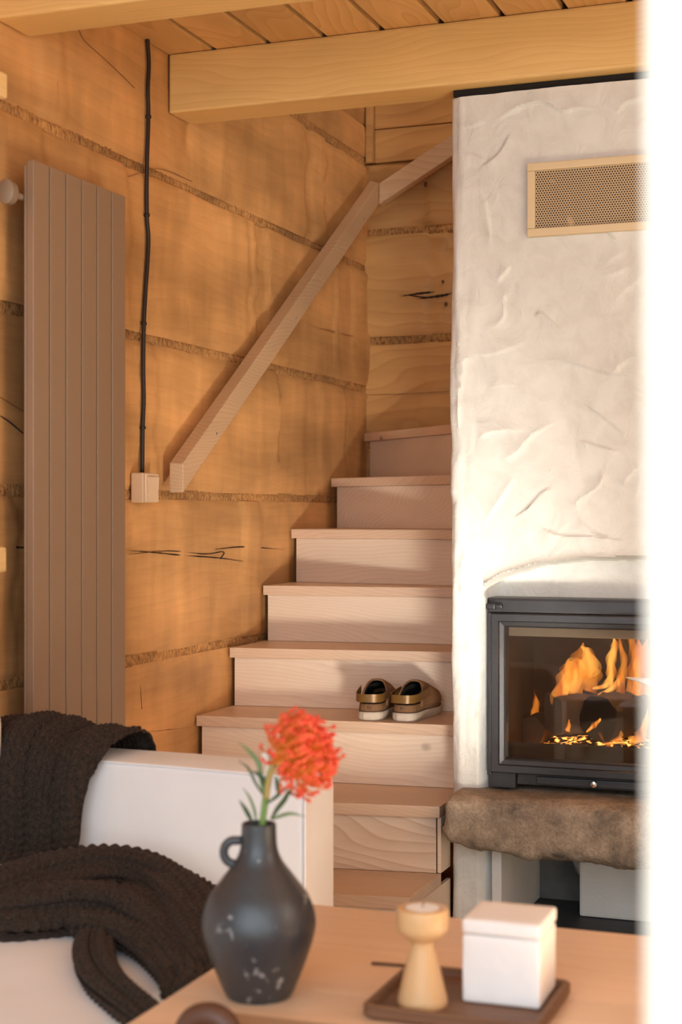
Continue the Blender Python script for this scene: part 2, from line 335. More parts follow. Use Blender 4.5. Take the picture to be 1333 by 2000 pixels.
def stone_mat():
    m, nt, b = new_mat('sandstone'); N = nt.nodes.new; L = nt.links.new
    tc = N('ShaderNodeTexCoord')
    n1 = N('ShaderNodeTexNoise'); n1.inputs['Scale'].default_value = 9; n1.inputs['Detail'].default_value = 8; n1.inputs['Roughness'].default_value = 0.7; L(tc.outputs['Object'], n1.inputs['Vector'])
    n2 = N('ShaderNodeTexNoise'); n2.inputs['Scale'].default_value = 130; n2.inputs['Detail'].default_value = 4; L(tc.outputs['Object'], n2.inputs['Vector'])
    ramp = N('ShaderNodeValToRGB'); e = ramp.color_ramp.elements
    e[0].position = 0.28; e[0].color = (0.10, 0.08, 0.068, 1); e[1].position = 0.72; e[1].color = (0.56, 0.44, 0.33, 1)
    k = e.new(0.5); k.color = (0.34, 0.265, 0.195, 1)
    L(n1.outputs['Fac'], ramp.inputs[0])
    mr = N('ShaderNodeMapRange'); mr.inputs[1].default_value = 0.35; mr.inputs[2].default_value = 0.6; mr.inputs[3].default_value = 0.8; mr.inputs[4].default_value = 1.08; L(n2.outputs['Fac'], mr.inputs[0])
    mx = N('ShaderNodeMix'); mx.data_type = 'RGBA'; mx.blend_type = 'MULTIPLY'; mx.inputs[0].default_value = 0.8; L(ramp.outputs[0], mx.inputs[6]); L(mr.outputs[0], mx.inputs[7])
    L(mx.outputs[2], b.inputs['Base Color']); b.inputs['Roughness'].default_value = 0.85
    ma = N('ShaderNodeMath'); ma.operation = 'MULTIPLY_ADD'; L(n2.outputs['Fac'], ma.inputs[0]); ma.inputs[1].default_value = 0.25; L(n1.outputs['Fac'], ma.inputs[2])
    bp = N('ShaderNodeBump'); bp.inputs['Strength'].default_value = 0.9; bp.inputs['Distance'].default_value = 0.012; L(ma.outputs[0], bp.inputs['Height']); L(bp.outputs[0], b.inputs['Normal'])
    return m
M['stone'] = stone_mat()

def vase_mat():
    m, nt, b = new_mat('matte_black_ceramic'); N = nt.nodes.new; L = nt.links.new
    tc = N('ShaderNodeTexCoord')
    n1 = N('ShaderNodeTexNoise'); n1.inputs['Scale'].default_value = 70; n1.inputs['Detail'].default_value = 4; L(tc.outputs['Object'], n1.inputs['Vector'])
    n2 = N('ShaderNodeTexNoise'); n2.inputs['Scale'].default_value = 17; n2.inputs['Detail'].default_value = 2; L(tc.outputs['Object'], n2.inputs['Vector'])
    pr = N('ShaderNodeMath'); pr.operation = 'MULTIPLY'; L(n1.outputs['Fac'], pr.inputs[0]); L(n2.outputs['Fac'], pr.inputs[1])
    sp = N('ShaderNodeMapRange'); sp.inputs[1].default_value = 0.375; sp.inputs[2].default_value = 0.43; L(pr.outputs[0], sp.inputs[0])
    mx = N('ShaderNodeMix'); mx.data_type = 'RGBA'; L(sp.outputs[0], mx.inputs[0]); mx.inputs[6].default_value = (0.036, 0.041, 0.048, 1); mx.inputs[7].default_value = (0.30, 0.30, 0.30, 1)
    L(mx.outputs[2], b.inputs['Base Color']); b.inputs['Roughness'].default_value = 0.37; b.inputs['Specular IOR Level'].default_value = 0.7
    bp = N('ShaderNodeBump'); bp.inputs['Strength'].default_value = 0.25; bp.inputs['Distance'].default_value = 0.003; L(n1.outputs['Fac'], bp.inputs['Height']); L(bp.outputs[0], b.inputs['Normal'])
    return m
M['vase'] = vase_mat()

def perforated_mat():
    """round holes of 3.4 mm in a 5.6 mm staggered grid, on the plate's own plane (x, z)"""
    m, nt, b = new_mat('perforated_plate'); N = nt.nodes.new; L = nt.links.new
    tc = N('ShaderNodeTexCoord'); sp = N('ShaderNodeSeparateXYZ'); L(tc.outputs['Object'], sp.inputs[0])
    px, pz = 0.0074, 0.0128
    def cell(off):
        outs = []
        for o, p in ((sp.outputs[0], px), (sp.outputs[2], pz)):
            d = N('ShaderNodeMath'); d.operation = 'MULTIPLY_ADD'; L(o, d.inputs[0]); d.inputs[1].default_value = 1/p; d.inputs[2].default_value = off+100
            fr = N('ShaderNodeMath'); fr.operation = 'FRACT'; L(d.outputs[0], fr.inputs[0])
            c = N('ShaderNodeMath'); c.operation = 'SUBTRACT'; L(fr.outputs[0], c.inputs[0]); c.inputs[1].default_value = 0.5
            s = N('ShaderNodeMath'); s.operation = 'MULTIPLY'; L(c.outputs[0], s.inputs[0]); s.inputs[1].default_value = p
            q = N('ShaderNodeMath'); q.operation = 'MULTIPLY'; L(s.outputs[0], q.inputs[0]); L(s.outputs[0], q.inputs[1]); outs.append(q)
        a = N('ShaderNodeMath'); a.operation = 'ADD'; L(outs[0].outputs[0], a.inputs[0]); L(outs[1].outputs[0], a.inputs[1])
        r = N('ShaderNodeMath'); r.operation = 'LESS_THAN'; L(a.outputs[0], r.inputs[0]); r.inputs[1].default_value = 0.0027**2; return r
    c1, c2 = cell(0.0), cell(0.5)
    mxm = N('ShaderNodeMath'); mxm.operation = 'MAXIMUM'; L(c1.outputs[0], mxm.inputs[0]); L(c2.outputs[0], mxm.inputs[1])
    dn = N('ShaderNodeTexNoise'); dn.inputs['Scale'].default_value = 16; dn.inputs['Detail'].default_value = 5; L(tc.outputs['Object'], dn.inputs['Vector'])
    dr = N('ShaderNodeMapRange'); dr.inputs[1].default_value = 0.64; dr.inputs[2].default_value = 0.72; L(dn.outputs['Fac'], dr.inputs[0])
    hole = N('ShaderNodeMix'); hole.data_type = 'RGBA'; L(dr.outputs[0], hole.inputs[0]); hole.inputs[6].default_value = (0.05, 0.03, 0.017, 1); hole.inputs[7].default_value = (0.45, 0.33, 0.2, 1)
    mx = N('ShaderNodeMix'); mx.data_type = 'RGBA'; L(mxm.outputs[0], mx.inputs[0]); mx.inputs[6].default_value = (0.68, 0.50, 0.28, 1); L(hole.outputs[2], mx.inputs[7])
    L(mx.outputs[2], b.inputs['Base Color']); b.inputs['Roughness'].default_value = 0.5
    return m
M['perforated'] = perforated_mat()

def knit_mat():
    m, nt, b = new_mat('black_brown_wool'); N = nt.nodes.new; L = nt.links.new
    tc = N('ShaderNodeTexCoord'); n1 = N('ShaderNodeTexNoise'); n1.inputs['Scale'].default_value = 420; n1.inputs['Detail'].default_value = 4; L(tc.outputs['Object'], n1.inputs['Vector'])
    ramp = N('ShaderNodeValToRGB'); e = ramp.color_ramp.elements; e[0].position = 0.35; e[0].color = (0.010, 0.0075, 0.0065, 1); e[1].position = 0.72; e[1].color = (0.085, 0.060, 0.047, 1)
    L(n1.outputs['Fac'], ramp.inputs[0]); L(ramp.outputs[0], b.inputs['Base Color']); b.inputs['Roughness'].default_value = 0.95
    b.inputs['Specular IOR Level'].default_value = 0.15; b.inputs['Sheen Weight'].default_value = 0.12; b.inputs['Sheen Tint'].default_value = (0.6, 0.45, 0.38, 1)
    bp = N('ShaderNodeBump'); bp.inputs['Strength'].default_value = 0.45; bp.inputs['Distance'].default_value = 0.002; L(n1.outputs['Fac'], bp.inputs['Height']); L(bp.outputs[0], b.inputs['Normal'])
    return m
M['knit'] = knit_mat()

def glass_mat():
    m, nt, b = new_mat('stove_glass'); N = nt.nodes.new; L = nt.links.new
    nt.nodes.remove(b); out = nt.nodes['Material Output']
    tr = N('ShaderNodeBsdfTransparent'); tr.inputs[0].default_value = (0.93, 0.90, 0.86, 1)
    gl = N('ShaderNodeBsdfGlossy'); gl.inputs['Roughness'].default_value = 0.03; gl.inputs[0].default_value = (1, 1, 1, 1)
    mx = N('ShaderNodeMixShader'); mx.inputs[0].default_value = 0.035; L(tr.outputs[0], mx.inputs[1]); L(gl.outputs[0], mx.inputs[2]); L(mx.outputs[0], out.inputs[0])
    return m
M['glass'] = glass_mat()

def flame_mat(name, c0, c1, strength):
    m, nt, b = new_mat(name); N = nt.nodes.new; L = nt.links.new
    nt.nodes.remove(b); out = nt.nodes['Material Output']
    tc = N('ShaderNodeTexCoord'); mp = N('ShaderNodeMapping'); mp.inputs['Scale'].default_value = (34, 34, 11); L(tc.outputs['Object'], mp.inputs[0])
    nz = N('ShaderNodeTexNoise'); nz.inputs['Scale'].default_value = 1; nz.inputs['Detail'].default_value = 3; nz.inputs['Distortion'].default_value = 0.6; L(mp.outputs[0], nz.inputs['Vector'])
    rp = N('ShaderNodeMapRange'); rp.inputs[1].default_value = 0.35; rp.inputs[2].default_value = 0.62; L(nz.outputs['Fac'], rp.inputs[0])
    mx = N('ShaderNodeMix'); mx.data_type = 'RGBA'; L(rp.outputs[0], mx.inputs[0]); mx.inputs[6].default_value = (*c0, 1); mx.inputs[7].default_value = (*c1, 1)
    em = N('ShaderNodeEmission'); L(mx.outputs[2], em.inputs[0]); em.inputs[1].default_value = strength
    tr = N('ShaderNodeBsdfTransparent')
    al = N('ShaderNodeMapRange'); al.inputs[1].default_value = 0.3; al.inputs[2].default_value = 0.6; al.inputs[3].default_value = 0.02; al.inputs[4].default_value = 0.17; L(nz.outputs['Fac'], al.inputs[0])
    ms = N('ShaderNodeMixShader'); L(al.outputs[0], ms.inputs[0]); L(tr.outputs[0], ms.inputs[1]); L(em.outputs[0], ms.inputs[2]); L(ms.outputs[0], out.inputs[0])
    return m
M['flame'] = flame_mat('orange_flame', (0.85, 0.16, 0.015), (1.0, 0.34, 0.04), 1.0)
M['flame_hot'] = flame_mat('yellow_flame', (1.0, 0.22, 0.02), (1.0, 0.48, 0.085), 1.7)
def ember_mat():
    m, nt, b = new_mat('embers'); b.inputs['Base Color'].default_value = (0.06, 0.03, 0.02, 1)
    N = nt.nodes.new; L = nt.links.new; tc = N('ShaderNodeTexCoord'); nz = N('ShaderNodeTexNoise'); nz.inputs['Scale'].default_value = 55; nz.inputs['Detail'].default_value = 4; L(tc.outputs['Object'], nz.inputs['Vector'])
    rp = N('ShaderNodeMapRange'); rp.inputs[1].default_value = 0.52; rp.inputs[2].default_value = 0.68; rp.inputs[4].default_value = 6; L(nz.outputs['Fac'], rp.inputs[0])
    b.inputs['Emission Color'].default_value = (1, 0.33, 0.06, 1); L(rp.outputs[0], b.inputs['Emission Strength']); b.inputs['Roughness'].default_value = 1
    return m
M['ember'] = ember_mat()

def petal_mat():
    """colour runs with the distance from the flower's receptacle"""
    m, nt, b = new_mat('orange_red_styles'); N = nt.nodes.new; L = nt.links.new
    at = N('ShaderNodeAttribute'); at.attribute_name = 'along'
    ramp = N('ShaderNodeValToRGB'); e = ramp.color_ramp.elements; e[0].position = 0.0; e[0].color = (0.92, 0.46, 0.09, 1); e[1].position = 1.0; e[1].color = (0.80, 0.05, 0.04, 1)
    k = e.new(0.35); k.color = (0.92, 0.31, 0.05, 1); k = e.new(0.75); k.color = (0.86, 0.165, 0.04, 1)
    L(at.outputs['Fac'], ramp.inputs[0]); L(ramp.outputs[0], b.inputs['Base Color']); b.inputs['Roughness'].default_value = 0.45
    b.inputs['Subsurface Weight'].default_value = 0.0
    return m
M['petal'] = petal_mat()
M['bloomcore'] = plain('yellow_orange_core', (0.90, 0.36, 0.06), 0.7, bump=0.6, bscale=200, var=0.2)
M['bud'] = plain('white_bud', (0.80, 0.80, 0.70), 0.7)
M['stem'] = plain('green_stem', (0.17, 0.29, 0.07), 0.5, var=0.2)
M['stem_red'] = plain('yellow_red_stem', (0.42, 0.30, 0.09), 0.5, var=0.3)
M['leaf'] = plain('dark_leaf', (0.050, 0.095, 0.035), 0.5, var=0.3)
M['leaf_pale'] = plain('light_leaf', (0.16, 0.26, 0.09), 0.5, var=0.2)

# ------------------------------------------------------------------ the setting
Y0, YB = 0.72, 5.955          # window front, back wall
CEIL = 2.585
JT = 0.0125                    # half thickness of a chinked joint

def hewn(n_long, n_up, lo, up, z0, z1, seed, edge=0.008):
    """relief of a hewn log face: flat axe facets along the log, rounded-off long edges"""
    r = np.random.default_rng(seed)
    a = np.linspace(lo, up, n_long); z = np.linspace(z0, z1, n_up)
    A, Z = np.meshgrid(a, z, indexing='ij')
    cuts = [lo]
    while cuts[-1] < up: cuts.append(cuts[-1]+r.uniform(0.07, 0.30))
    cuts = np.array(cuts)
    wob = 0.012*np.sin(Z*23+r.uniform(0, 6))+0.008*np.sin(Z*51+r.uniform(0, 6))
    ix = np.clip(np.searchsorted(cuts, A+wob)-1, 0, len(cuts)-2)
    off = r.normal(0, 0.0028, len(cuts)); tilt = r.normal(0, 0.022, len(cuts))
    h = off[ix]+tilt[ix]*(A-(cuts[ix]+cuts[ix+1])/2)
    h += 0.0025*fnoise(A*1.2, Z*2.2, seed)
    d = np.minimum(Z-z0, z1-Z)
    h -= edge*np.clip(1-d/0.022, 0, 1)**2
    cr = np.abs(A+wob-cuts[ix]); h -= 0.0018*np.exp(-(cr/0.006)**2)*np.clip(np.sin(Z*17+cuts[ix]*40)+0.2, 0, 1)
    return A, Z, h
def log_face(name, lo, up, z0, z1, seed, plane, mat, parent, thick=0.18):
    n1 = int((up-lo)/0.018)+2
    zz = int((z1-z0)/0.02)+4
    A, Z, h = hewn(n1, zz, lo, up, z0, z1, seed)
    # denser near the long edges
    if plane == 'x':
        V = np.stack([h, A, Z], -1); back = [(-thick, lo, z0), (-thick, up, z0), (-thick, up, z1), (-thick, lo, z1)]
    else:
        V = np.stack([A, YB-h, Z], -1); back = [(lo, YB+thick, z0), (up, YB+thick, z0), (up, YB+thick, z1), (lo, YB+thick, z1)]
    nu, nv = A.shape; verts = [tuple(p) for p in V.reshape(-1, 3)]
    faces = grid_faces(nu, nv)
    b = len(verts); verts += back
    bot = [i*nv for i in range(nu)]; top = [i*nv+nv-1 for i in range(nu)]
    faces.append(tuple(bot[::-1])+(b, b+1)); faces.append(tuple(top)+(b+2, b+3))
    faces.append(tuple(range(0, nv))+(b+3, b)); faces.append(tuple(range((nu-1)*nv, nu*nv))[::-1]+(b+1, b+2)); faces.append((b, b+3, b+2, b+1))
    o = mesh(name, verts, faces, mat, parent)
    return sharp(o, 0.5)
def chink(name, lo, up, zc, seed, plane, parent, th=JT):
    r = np.random.default_rng(seed)
    n1 = int((up-lo)/0.010)+2; nz = 7
    a = np.linspace(lo, up, n1); q = np.linspace(-1, 1, nz)
    A, Q = np.meshgrid(a, q, indexing='ij')
    Z = zc + Q*(th+0.004) + 0.003*fnoise(A*1.5, A*0, seed)
    h = -0.006 - 0.004*Q**2 + r.normal(0, 0.0013, A.shape)
    V = np.stack([h, A, Z], -1) if plane == 'x' else np.stack([A, YB-h, Z], -1)
    return mesh(name, V.reshape(-1, 3), grid_faces(n1, nz), M['chink'], parent, smooth=True)

wall_left = tag(empty('wall_left'), kind='structure')
jz = [0.293, 0.777, 1.258, 1.717, 2.210, 2.652]
edges = [0.0] + [z for j in jz for z in (j-JT, j+JT)]
for i in range(0, 12, 2):
    log_face('log', Y0, YB+0.15, edges[i], edges[i+1], 11+i, 'x', M['log'], wall_left)
log_face('log', 4.3, YB+0.15, 2.667, 2.795, 31, 'x', M['log'], wall_left)
log_face('log', 4.3, YB+0.15, 2.798, 3.3, 33, 'x', M['log'], wall_left)
for i, j in enumerate(jz): chink('chinking', Y0, YB+0.1, j, 50+i, 'x', wall_left)
box('log', -0.18, 0.0, Y0, 4.3, 2.667, 3.3, M['log'], wall_left, 0)
box('log', -0.18, 0.0, Y0, YB+0.15, 3.3, 4.7, M['log'], wall_left, 0)

wall_back = tag(empty('wall_back'), kind='structure')
bz = [0.55, 1.02, 1.47, 1.915, 2.358]
be = [0.0] + [z for j in bz for z in (j-0.014, j+0.014)] + [2.637]
for i in range(0, 12, 2):
    log_face('log', -0.02, 3.8, be[i], be[i+1], 71+i, 'y', M['log_x'], wall_back)
for i, j in enumerate(bz): chink('chinking', -0.02, 3.8, j, 90+i, 'y', wall_back, 0.014)
for k, (a, b_) in enumerate(((2.641, 2.775), (2.779, 2.93), (2.934, 3.10), (3.104, 3.3))):
    box('wall_board', 0.035, 3.8, YB-0.008, YB+0.15, a, b_, M['log_x'], wall_back, 0.004)
box('wall_board', 0.0, 3.8, YB, YB+0.15, 3.3, 4.7, M['log_x'], wall_back, 0)
box('corner_batten', 0.003, 0.034, YB-0.03, YB, 2.64, 3.3, M['log_x'], wall_back, 0.004)

box('outer_boarding', -0.24, -0.181, Y0, YB+0.15, 0, 4.7, M['log'], wall_left, 0); box('outer_boarding', -0.24, 3.98, YB+0.181, YB+0.24, 0, 4.7, M['log_x'], wall_back, 0)
wall_right = tag(box('wall_right', 3.8, 3.98, Y0, YB+0.15, 0, 4.7, M['log'], None, 0), kind='structure')
attic = tag(box('ceiling_upper', -0.18, 3.98, Y0, YB+0.15, 4.7, 4.8, M['ceil'], None, 0), kind='structure')

# checks (drying cracks) in the logs: narrow dark splits lying in the wall faces
M['hairline'] = plain('hairline_crack', (0.33, 0.155, 0.055), 0.9)
def crack(parent, pts, wmax, plane, name='drying_crack'):
    P = catmull([(on_x(u, v, 0.0) if plane == 'x' else on_y(u, v, YB)) for u, v in pts], 7)
    n = len(P); vs, fs = [], []
    for i, p in enumerate(P):
        t = i/(n-1); w = wmax*math.sin(math.pi*min(1, max(0.02, t)))**0.7*(0.7+0.5*random.random())
        off = Vector((0.0034, 0, 0)) if plane == 'x' else Vector((0, -0.0034, 0))
        nb = Vector((-0.004, 0, 0)) if plane == 'x' else Vector((0, 0.004, 0))
        vs += [p+off+nb+Vector((0, 0, w)), p+off, p+off+nb+Vector((0, 0, -w))]
    for i in range(n-1):
        for k in range(2): fs.append((i*3+k, i*3+3+k, i*3+4+k, i*3+1+k))
    return mesh(name, vs, fs, M['dark' if wmax > 0.0015 else 'hairline'], parent)
for pts, w in (([(248, 1075), (300, 1079), (350, 1084), (430, 1090), (475, 1097)], 0.0022), ([(250, 1083), (330, 1076), (400, 1082), (436, 1078), (430, 1092)], 0.0018),
               ([(420, 1073), (480, 1068), (560, 1074)], 0.0022), ([(10, 1060), (18, 1066), (36, 1069), (60, 1069)], 0.003), ([(0, 812), (20, 825), (45, 847)], 0.0025),
               ([(0, 776), (40, 800), (60, 810)], 0.0012), ([(505, 905), (502, 925), (511, 940)], 0.0025),
               ([(152, 55), (165, 80), (200, 112), (240, 150), (262, 172)], 0.0005), ([(110, 160), (113, 200), (110, 230)], 0.0010), ([(250, 345), (310, 330), (375, 355)], 0.0008),
               ([(248, 1430), (300, 1428), (376, 1420)], 0.0012), ([(600, 635), (650, 648), (700, 660)], 0.0012), ([(273, 1340), (274, 1360), (276, 1385)], 0.0028)):
    crack(wall_left, pts, w, 'x')
for pts, w in (([(719, 580), (760, 576), (800, 577), (840, 581), (882, 573)], 0.004), ([(775, 583), (800, 576), (830, 572), (850, 570)], 0.005), ([(815, 584), (845, 580), (870, 576), (884, 572)], 0.005),
               ([(752, 538), (760, 520), (764, 500), (766, 488)], 0.006), ([(720, 772), (780, 770), (880, 764)], 0.001)):
    crack(wall_back, pts, w, 'y')
for u, v, rr_ in ((745, 612, .012), (748, 585, .007), (871, 594, .008), (742, 570, .007), (765, 296, .012), (832, 360, .010), (865, 550, .006)):
    p = on_y(u, v, YB-0.0045); vv = [(p.x+rr_*math.cos(k*0.628)*0.8, p.y, p.z+rr_*math.sin(k*0.628)*1.2) for k in range(10)]
    mesh('knot', vv+[(x, YB+0.02, z) for x, y, z in vv], [tuple(range(10))]+[(k, (k+1) % 10, 10+(k+1) % 10, 10+k) for k in range(10)], plain('knot_wood', (0.14, 0.06, 0.02), 0.6), wall_back)

# ceiling boards (run along y) with open joints over a dark backing
ceiling = tag(empty('ceiling'), kind='structure')
x = 0.0; i = 0
first = 0.141
xs = [(0.0, first)]
x = first+0.017
while x < 3.78: xs.append((x, min(x+0.1595, 3.8))); x += 0.1765
for a, b_ in xs: box('ceiling_board', a, b_, Y0, 4.30, CEIL, CEIL+0.022, M['ceil'], ceiling, 0.003)
box('ceiling_backing', 0.0, 3.8, Y0, 4.30, CEIL+0.022, CEIL+0.08, M['tray'], ceiling, 0)

# floor
floor = tag(empty('floor'), kind='structure')
x = 0.0
while x < 3.8:
    box('floor_plank', x+0.001, min(x+0.158, 3.8), Y0-0.1, YB, -0.03, 0.0, M['floor'], floor, 0.001); x += 0.16
box('floor_base', -0.18, 3.98, Y0-0.1, YB+0.15, -0.12, -0.03, M['slate'], floor, 0)
ground = tag(box('terrace_ground', -14, 14, -14, Y0-0.11, -0.15, -0.08, plain('terrace_stone', (0.42, 0.38, 0.33), 0.9, var=0.1), None, 0), kind='structure')

# window front: sunlit painted post close to the lens
win = tag(empty('window_1'), kind='structure')
box('window_post', 2.009, 2.13, 0.565, 0.64, -0.08, 2.75, M['post'], win, 0.006)
box('window_post', -0.1, 0.02, 0.565, 0.64, -0.08, 2.75, M['post'], win, 0.006)
box('window_head', 0.02, 2.009, 0.565, 0.64, 2.62, 2.75, M['post'], win, 0.004)

# ------------------------------------------------------------------ beams
def beam(y0, y1, label):
    o = box('ceiling_beam', 0.004, 3.8, y0, y1, 2.407, CEIL-0.001, M['beam'], None, 0.007, 2)
    return tag(o, label, 'beam', 'ceiling beams')
beam(4.15, 4.298, 'planed yellow pine ceiling beam passing just above the white fireplace')
beam(3.215, 3.365, 'nearer pine ceiling beam crossing the upper left corner of the picture')

# ------------------------------------------------------------------ staircase
stairs = tag(empty('staircase', (0.4, 3.8, 0)), 'pale limed pine staircase climbing and winding between log wall and white fireplace', 'staircase')
SX = 0.862; TH = 0.033
rise = 0.191; z1 = 0.193
fronts = {1: (3.72, 3.846), 2: (3.985, 4.118), 3: (4.32, 4.392), 4: (4.568, 4.69), 5: (4.844, 4.935), 6: (5.10, 4.995), 7: (5.512, 5.045), 8: (5.895, 5.095)}
def P_(x, y): return (x-0.4, y-3.8)
def side(k, x):  # y of the front edge of tread k at x
    a, b_ = fronts[k]; return a+(b_-a)*x/SX
for k in range(1, 9):
    z = z1+rise*(k-1); xl = 0.012
    if k < 8:
        bk = (side(k+1, xl)+0.02, side(k+1, SX)+0.02)
    else: bk = (YB-0.015, 5.13)
    poly = [P_(xl, side(k, xl)), P_(SX, side(k, SX)), P_(SX, bk[1]), P_(xl, bk[0])]
    if k == 8: poly = [P_(xl, side(8, xl)), P_(SX, 5.095), P_(SX, 5.15), P_(0.46, YB-0.015), P_(xl, YB-0.015)]
    prism('tread', poly, z-TH, z, M['tread'], stairs, 0.003)
    # riser, set back under the nosing
    s = 0.018; t = 0.02; xr = SX-0.012
    dy = side(k, xr)-side(k, xl); ln = math.hypot(xr-xl, dy); nx, ny = -dy/ln, (xr-xl)/ln
    a = Vector((xl+0.012, side(k, xl+0.012))); b_ = Vector((xr, side(k, xr))); n = Vector((nx, ny))
    lo = 0.0 if k == 1 else z-rise
    q = [a+n*s, b_+n*s, b_+n*(s+t), a+n*(s+t)]
    prism('riser', [P_(*p) for p in q], lo+0.0005, z-TH-0.0005, M['riser_cathedral' if k == 2 else 'riser'], stairs, 0.001)
# winders that go on behind the fireplace
for k, (p0, p1, p2, p3) in {9: ((0.44, YB-0.015), (0.88, 5.11), (1.10, 5.11), (0.86, YB-0.015)), 10: ((0.84, YB-0.015), (1.09, 5.11), (1.36, 5.11), (1.30, YB-0.015))}.items():
    z = z1+rise*(k-1)
    prism('tread', [P_(*p0), P_(*p1), P_(*p2), P_(*p3)], z-TH, z, M['tread'], stairs, 0.003)
    n = (Vector(p1)-Vector(p0)).normalized(); m_ = Vector((-n.y, n.x))
    q = [Vector(p0)+m_*0.02, Vector(p1)+m_*0.02, Vector(p1)+m_*0.04, Vector(p0)+m_*0.04]
    prism('riser', [P_(*p) for p in q], z-rise, z-TH-0.0005, M['riser'], stairs, 0.001)
# closed right-hand side of the two lowest steps
for k in (1, 2):
    z = z1+rise*(k-1)
    y0 = side(k, SX)+0.04
    prism('side_panel', [P_(SX-0.012, y0-0.02), P_(SX-0.001, y0-0.02), P_(SX-0.001, 4.232), P_(SX-0.012, 4.232)], 0.0 if k == 1 else z-rise+0.0005, z-TH-0.0005, M['riser'], stairs, 0.001)

# ------------------------------------------------------------------ handrail
hr = tag(empty('handrail', (0.05, 4.1, 1.3)), 'square pine handrail climbing the log wall beside the stairs', 'handrail')
def rail_piece(name, pts, mat):
    """pts: two sections of four corners each"""
    v = [Vector(p)-Vector((0.05, 4.1, 1.3)) for p in pts[0]+pts[1]]
    bm = bmesh.new(); b = [bm.verts.new(p) for p in v]
    for f in ((0,1,2,3),(7,6,5,4),(0,4,5,1),(1,5,6,2),(2,6,7,3),(3,7,4,0)): bm.faces.new([b[i] for i in f])
    bmesh.ops.bevel(bm, geom=list(bm.edges), offset=0.004, segments=2, profile=0.6, affect='EDGES')
    return from_bm(name, bm, mat, hr)
xa, xb = 0.034, 0.080
ya, yb2 = 4.093, 5.868
za0, za1 = 1.264, 1.352; zb0, zb1 = 2.452, 2.540
rail_piece('rail', [[(xa, ya, za0), (xb, ya, za0), (xb, ya, za1), (xa, ya, za1)], [(xa, yb2+0.03, zb0+0.02), (xb, yb2, zb0), (xb, yb2, zb1), (xa, yb2+0.03, zb1+0.02)]], M['rail'])
def r2(x): return 2.452+(x-0.08)*0.555
rail_piece('rail', [[(0.081, 5.868, r2(0.081)), (0.081, 5.915, r2(0.081)), (0.081, 5.915, r2(0.081)+0.085), (0.081, 5.868, r2(0.081)+0.085)],
                    [(0.80, 5.868, r2(0.80)), (0.80, 5.915, r2(0.80)), (0.80, 5.915, r2(0.80)+0.085), (0.80, 5.868, r2(0.80)+0.085)]], M['rail_x'])
for t in (0.13, 0.5, 0.9):
    y = ya+(yb2-ya)*t; z = (za0+za1)/2+(zb0-za0)*t-0.012
    bm = bmesh.new(); bx(bm, 0.003, xa, y-0.012, y+0.012, z-0.012, z+0.012); bmesh.ops.translate(bm, verts=bm.verts, vec=(-0.05, -4.1, -1.3)); from_bm('standoff_block', bm, M['rail'], hr)
    v, f = lathe([(0.0001, 0.0025), (0.004, 0.002), (0.005, 0)], 12)
    v = [(xb+c-0.05-0.0003, y+a-4.1, z+b_-1.3) for a, b_, c in v]; mesh('screw_head', v, f, M['steel'], hr, True)
bm = bmesh.new(); bx(bm, 0.3, 0.34, 5.915, YB-0.004, r2(0.32)+0.02, r2(0.32)+0.06); bmesh.ops.translate(bm, verts=bm.verts, vec=(-0.05, -4.1, -1.3)); from_bm('standoff_block', bm, M['rail_x'], hr)

# ------------------------------------------------------------------ radiator
rad = tag(empty('radiator', (0.05, 3.23, 0.26)), 'tall taupe vertical radiator of flat panels on the log wall', 'radiator')
def rbox(name, x0, x1, y0, y1, z0, z1, mat, bev=0.003):
    o = box(name, x0-0.05, x1-0.05, y0-3.23, y1-3.23, z0-0.26, z1-0.26, mat, rad, bev); return o
ry0, ry1 = 3.232, 3.703; n = 6; pw = (ry1-ry0)/n
for i in range(n): rbox('panel', 0.080, 0.100, ry0+i*pw+0.0032, ry0+(i+1)*pw-0.0032, 0.26, 2.062, M['radiator'], 0.0022)
rbox('backing', 0.072, 0.0795, ry0+0.004, ry1-0.004, 0.28, 2.05, M['radiator'], 0.002)
rbox('header', 0.05, 0.072, ry0+0.10, ry1-0.004, 1.94, 2.02, M['radiator'], 0.006); rbox('header', 0.05, 0.072, ry0+0.10, ry1-0.004, 0.30, 0.38, M['radiator'], 0.006)
for zz in (0.45, 1.85):
    for yy in (3.48, 3.62): rbox('wall_bracket', 0.002, 0.072, yy-0.02, yy+0.02, zz, zz+0.05, M['radiator'], 0.002)
v, f = tube([(0.012, 0.08, 1.715), (0.012, -0.03, 1.715)], 0.008, 14); mesh('valve_stem', v, f, M['radcap'], rad, True)
prof = [(0.0001, 0), (0.018, 0), (0.022, 0.004), (0.023, 0.010), (0.023, 0.03), (0.018, 0.034), (0.0001, 0.034)]
v, f = lathe(prof, 28); v = [(0.012+a, -0.03-c, 1.715+b_*1.3) for a, b_, c in v]
sharp(mesh('valve_cap', v, f, M['radcap'], rad, True), 0.7)

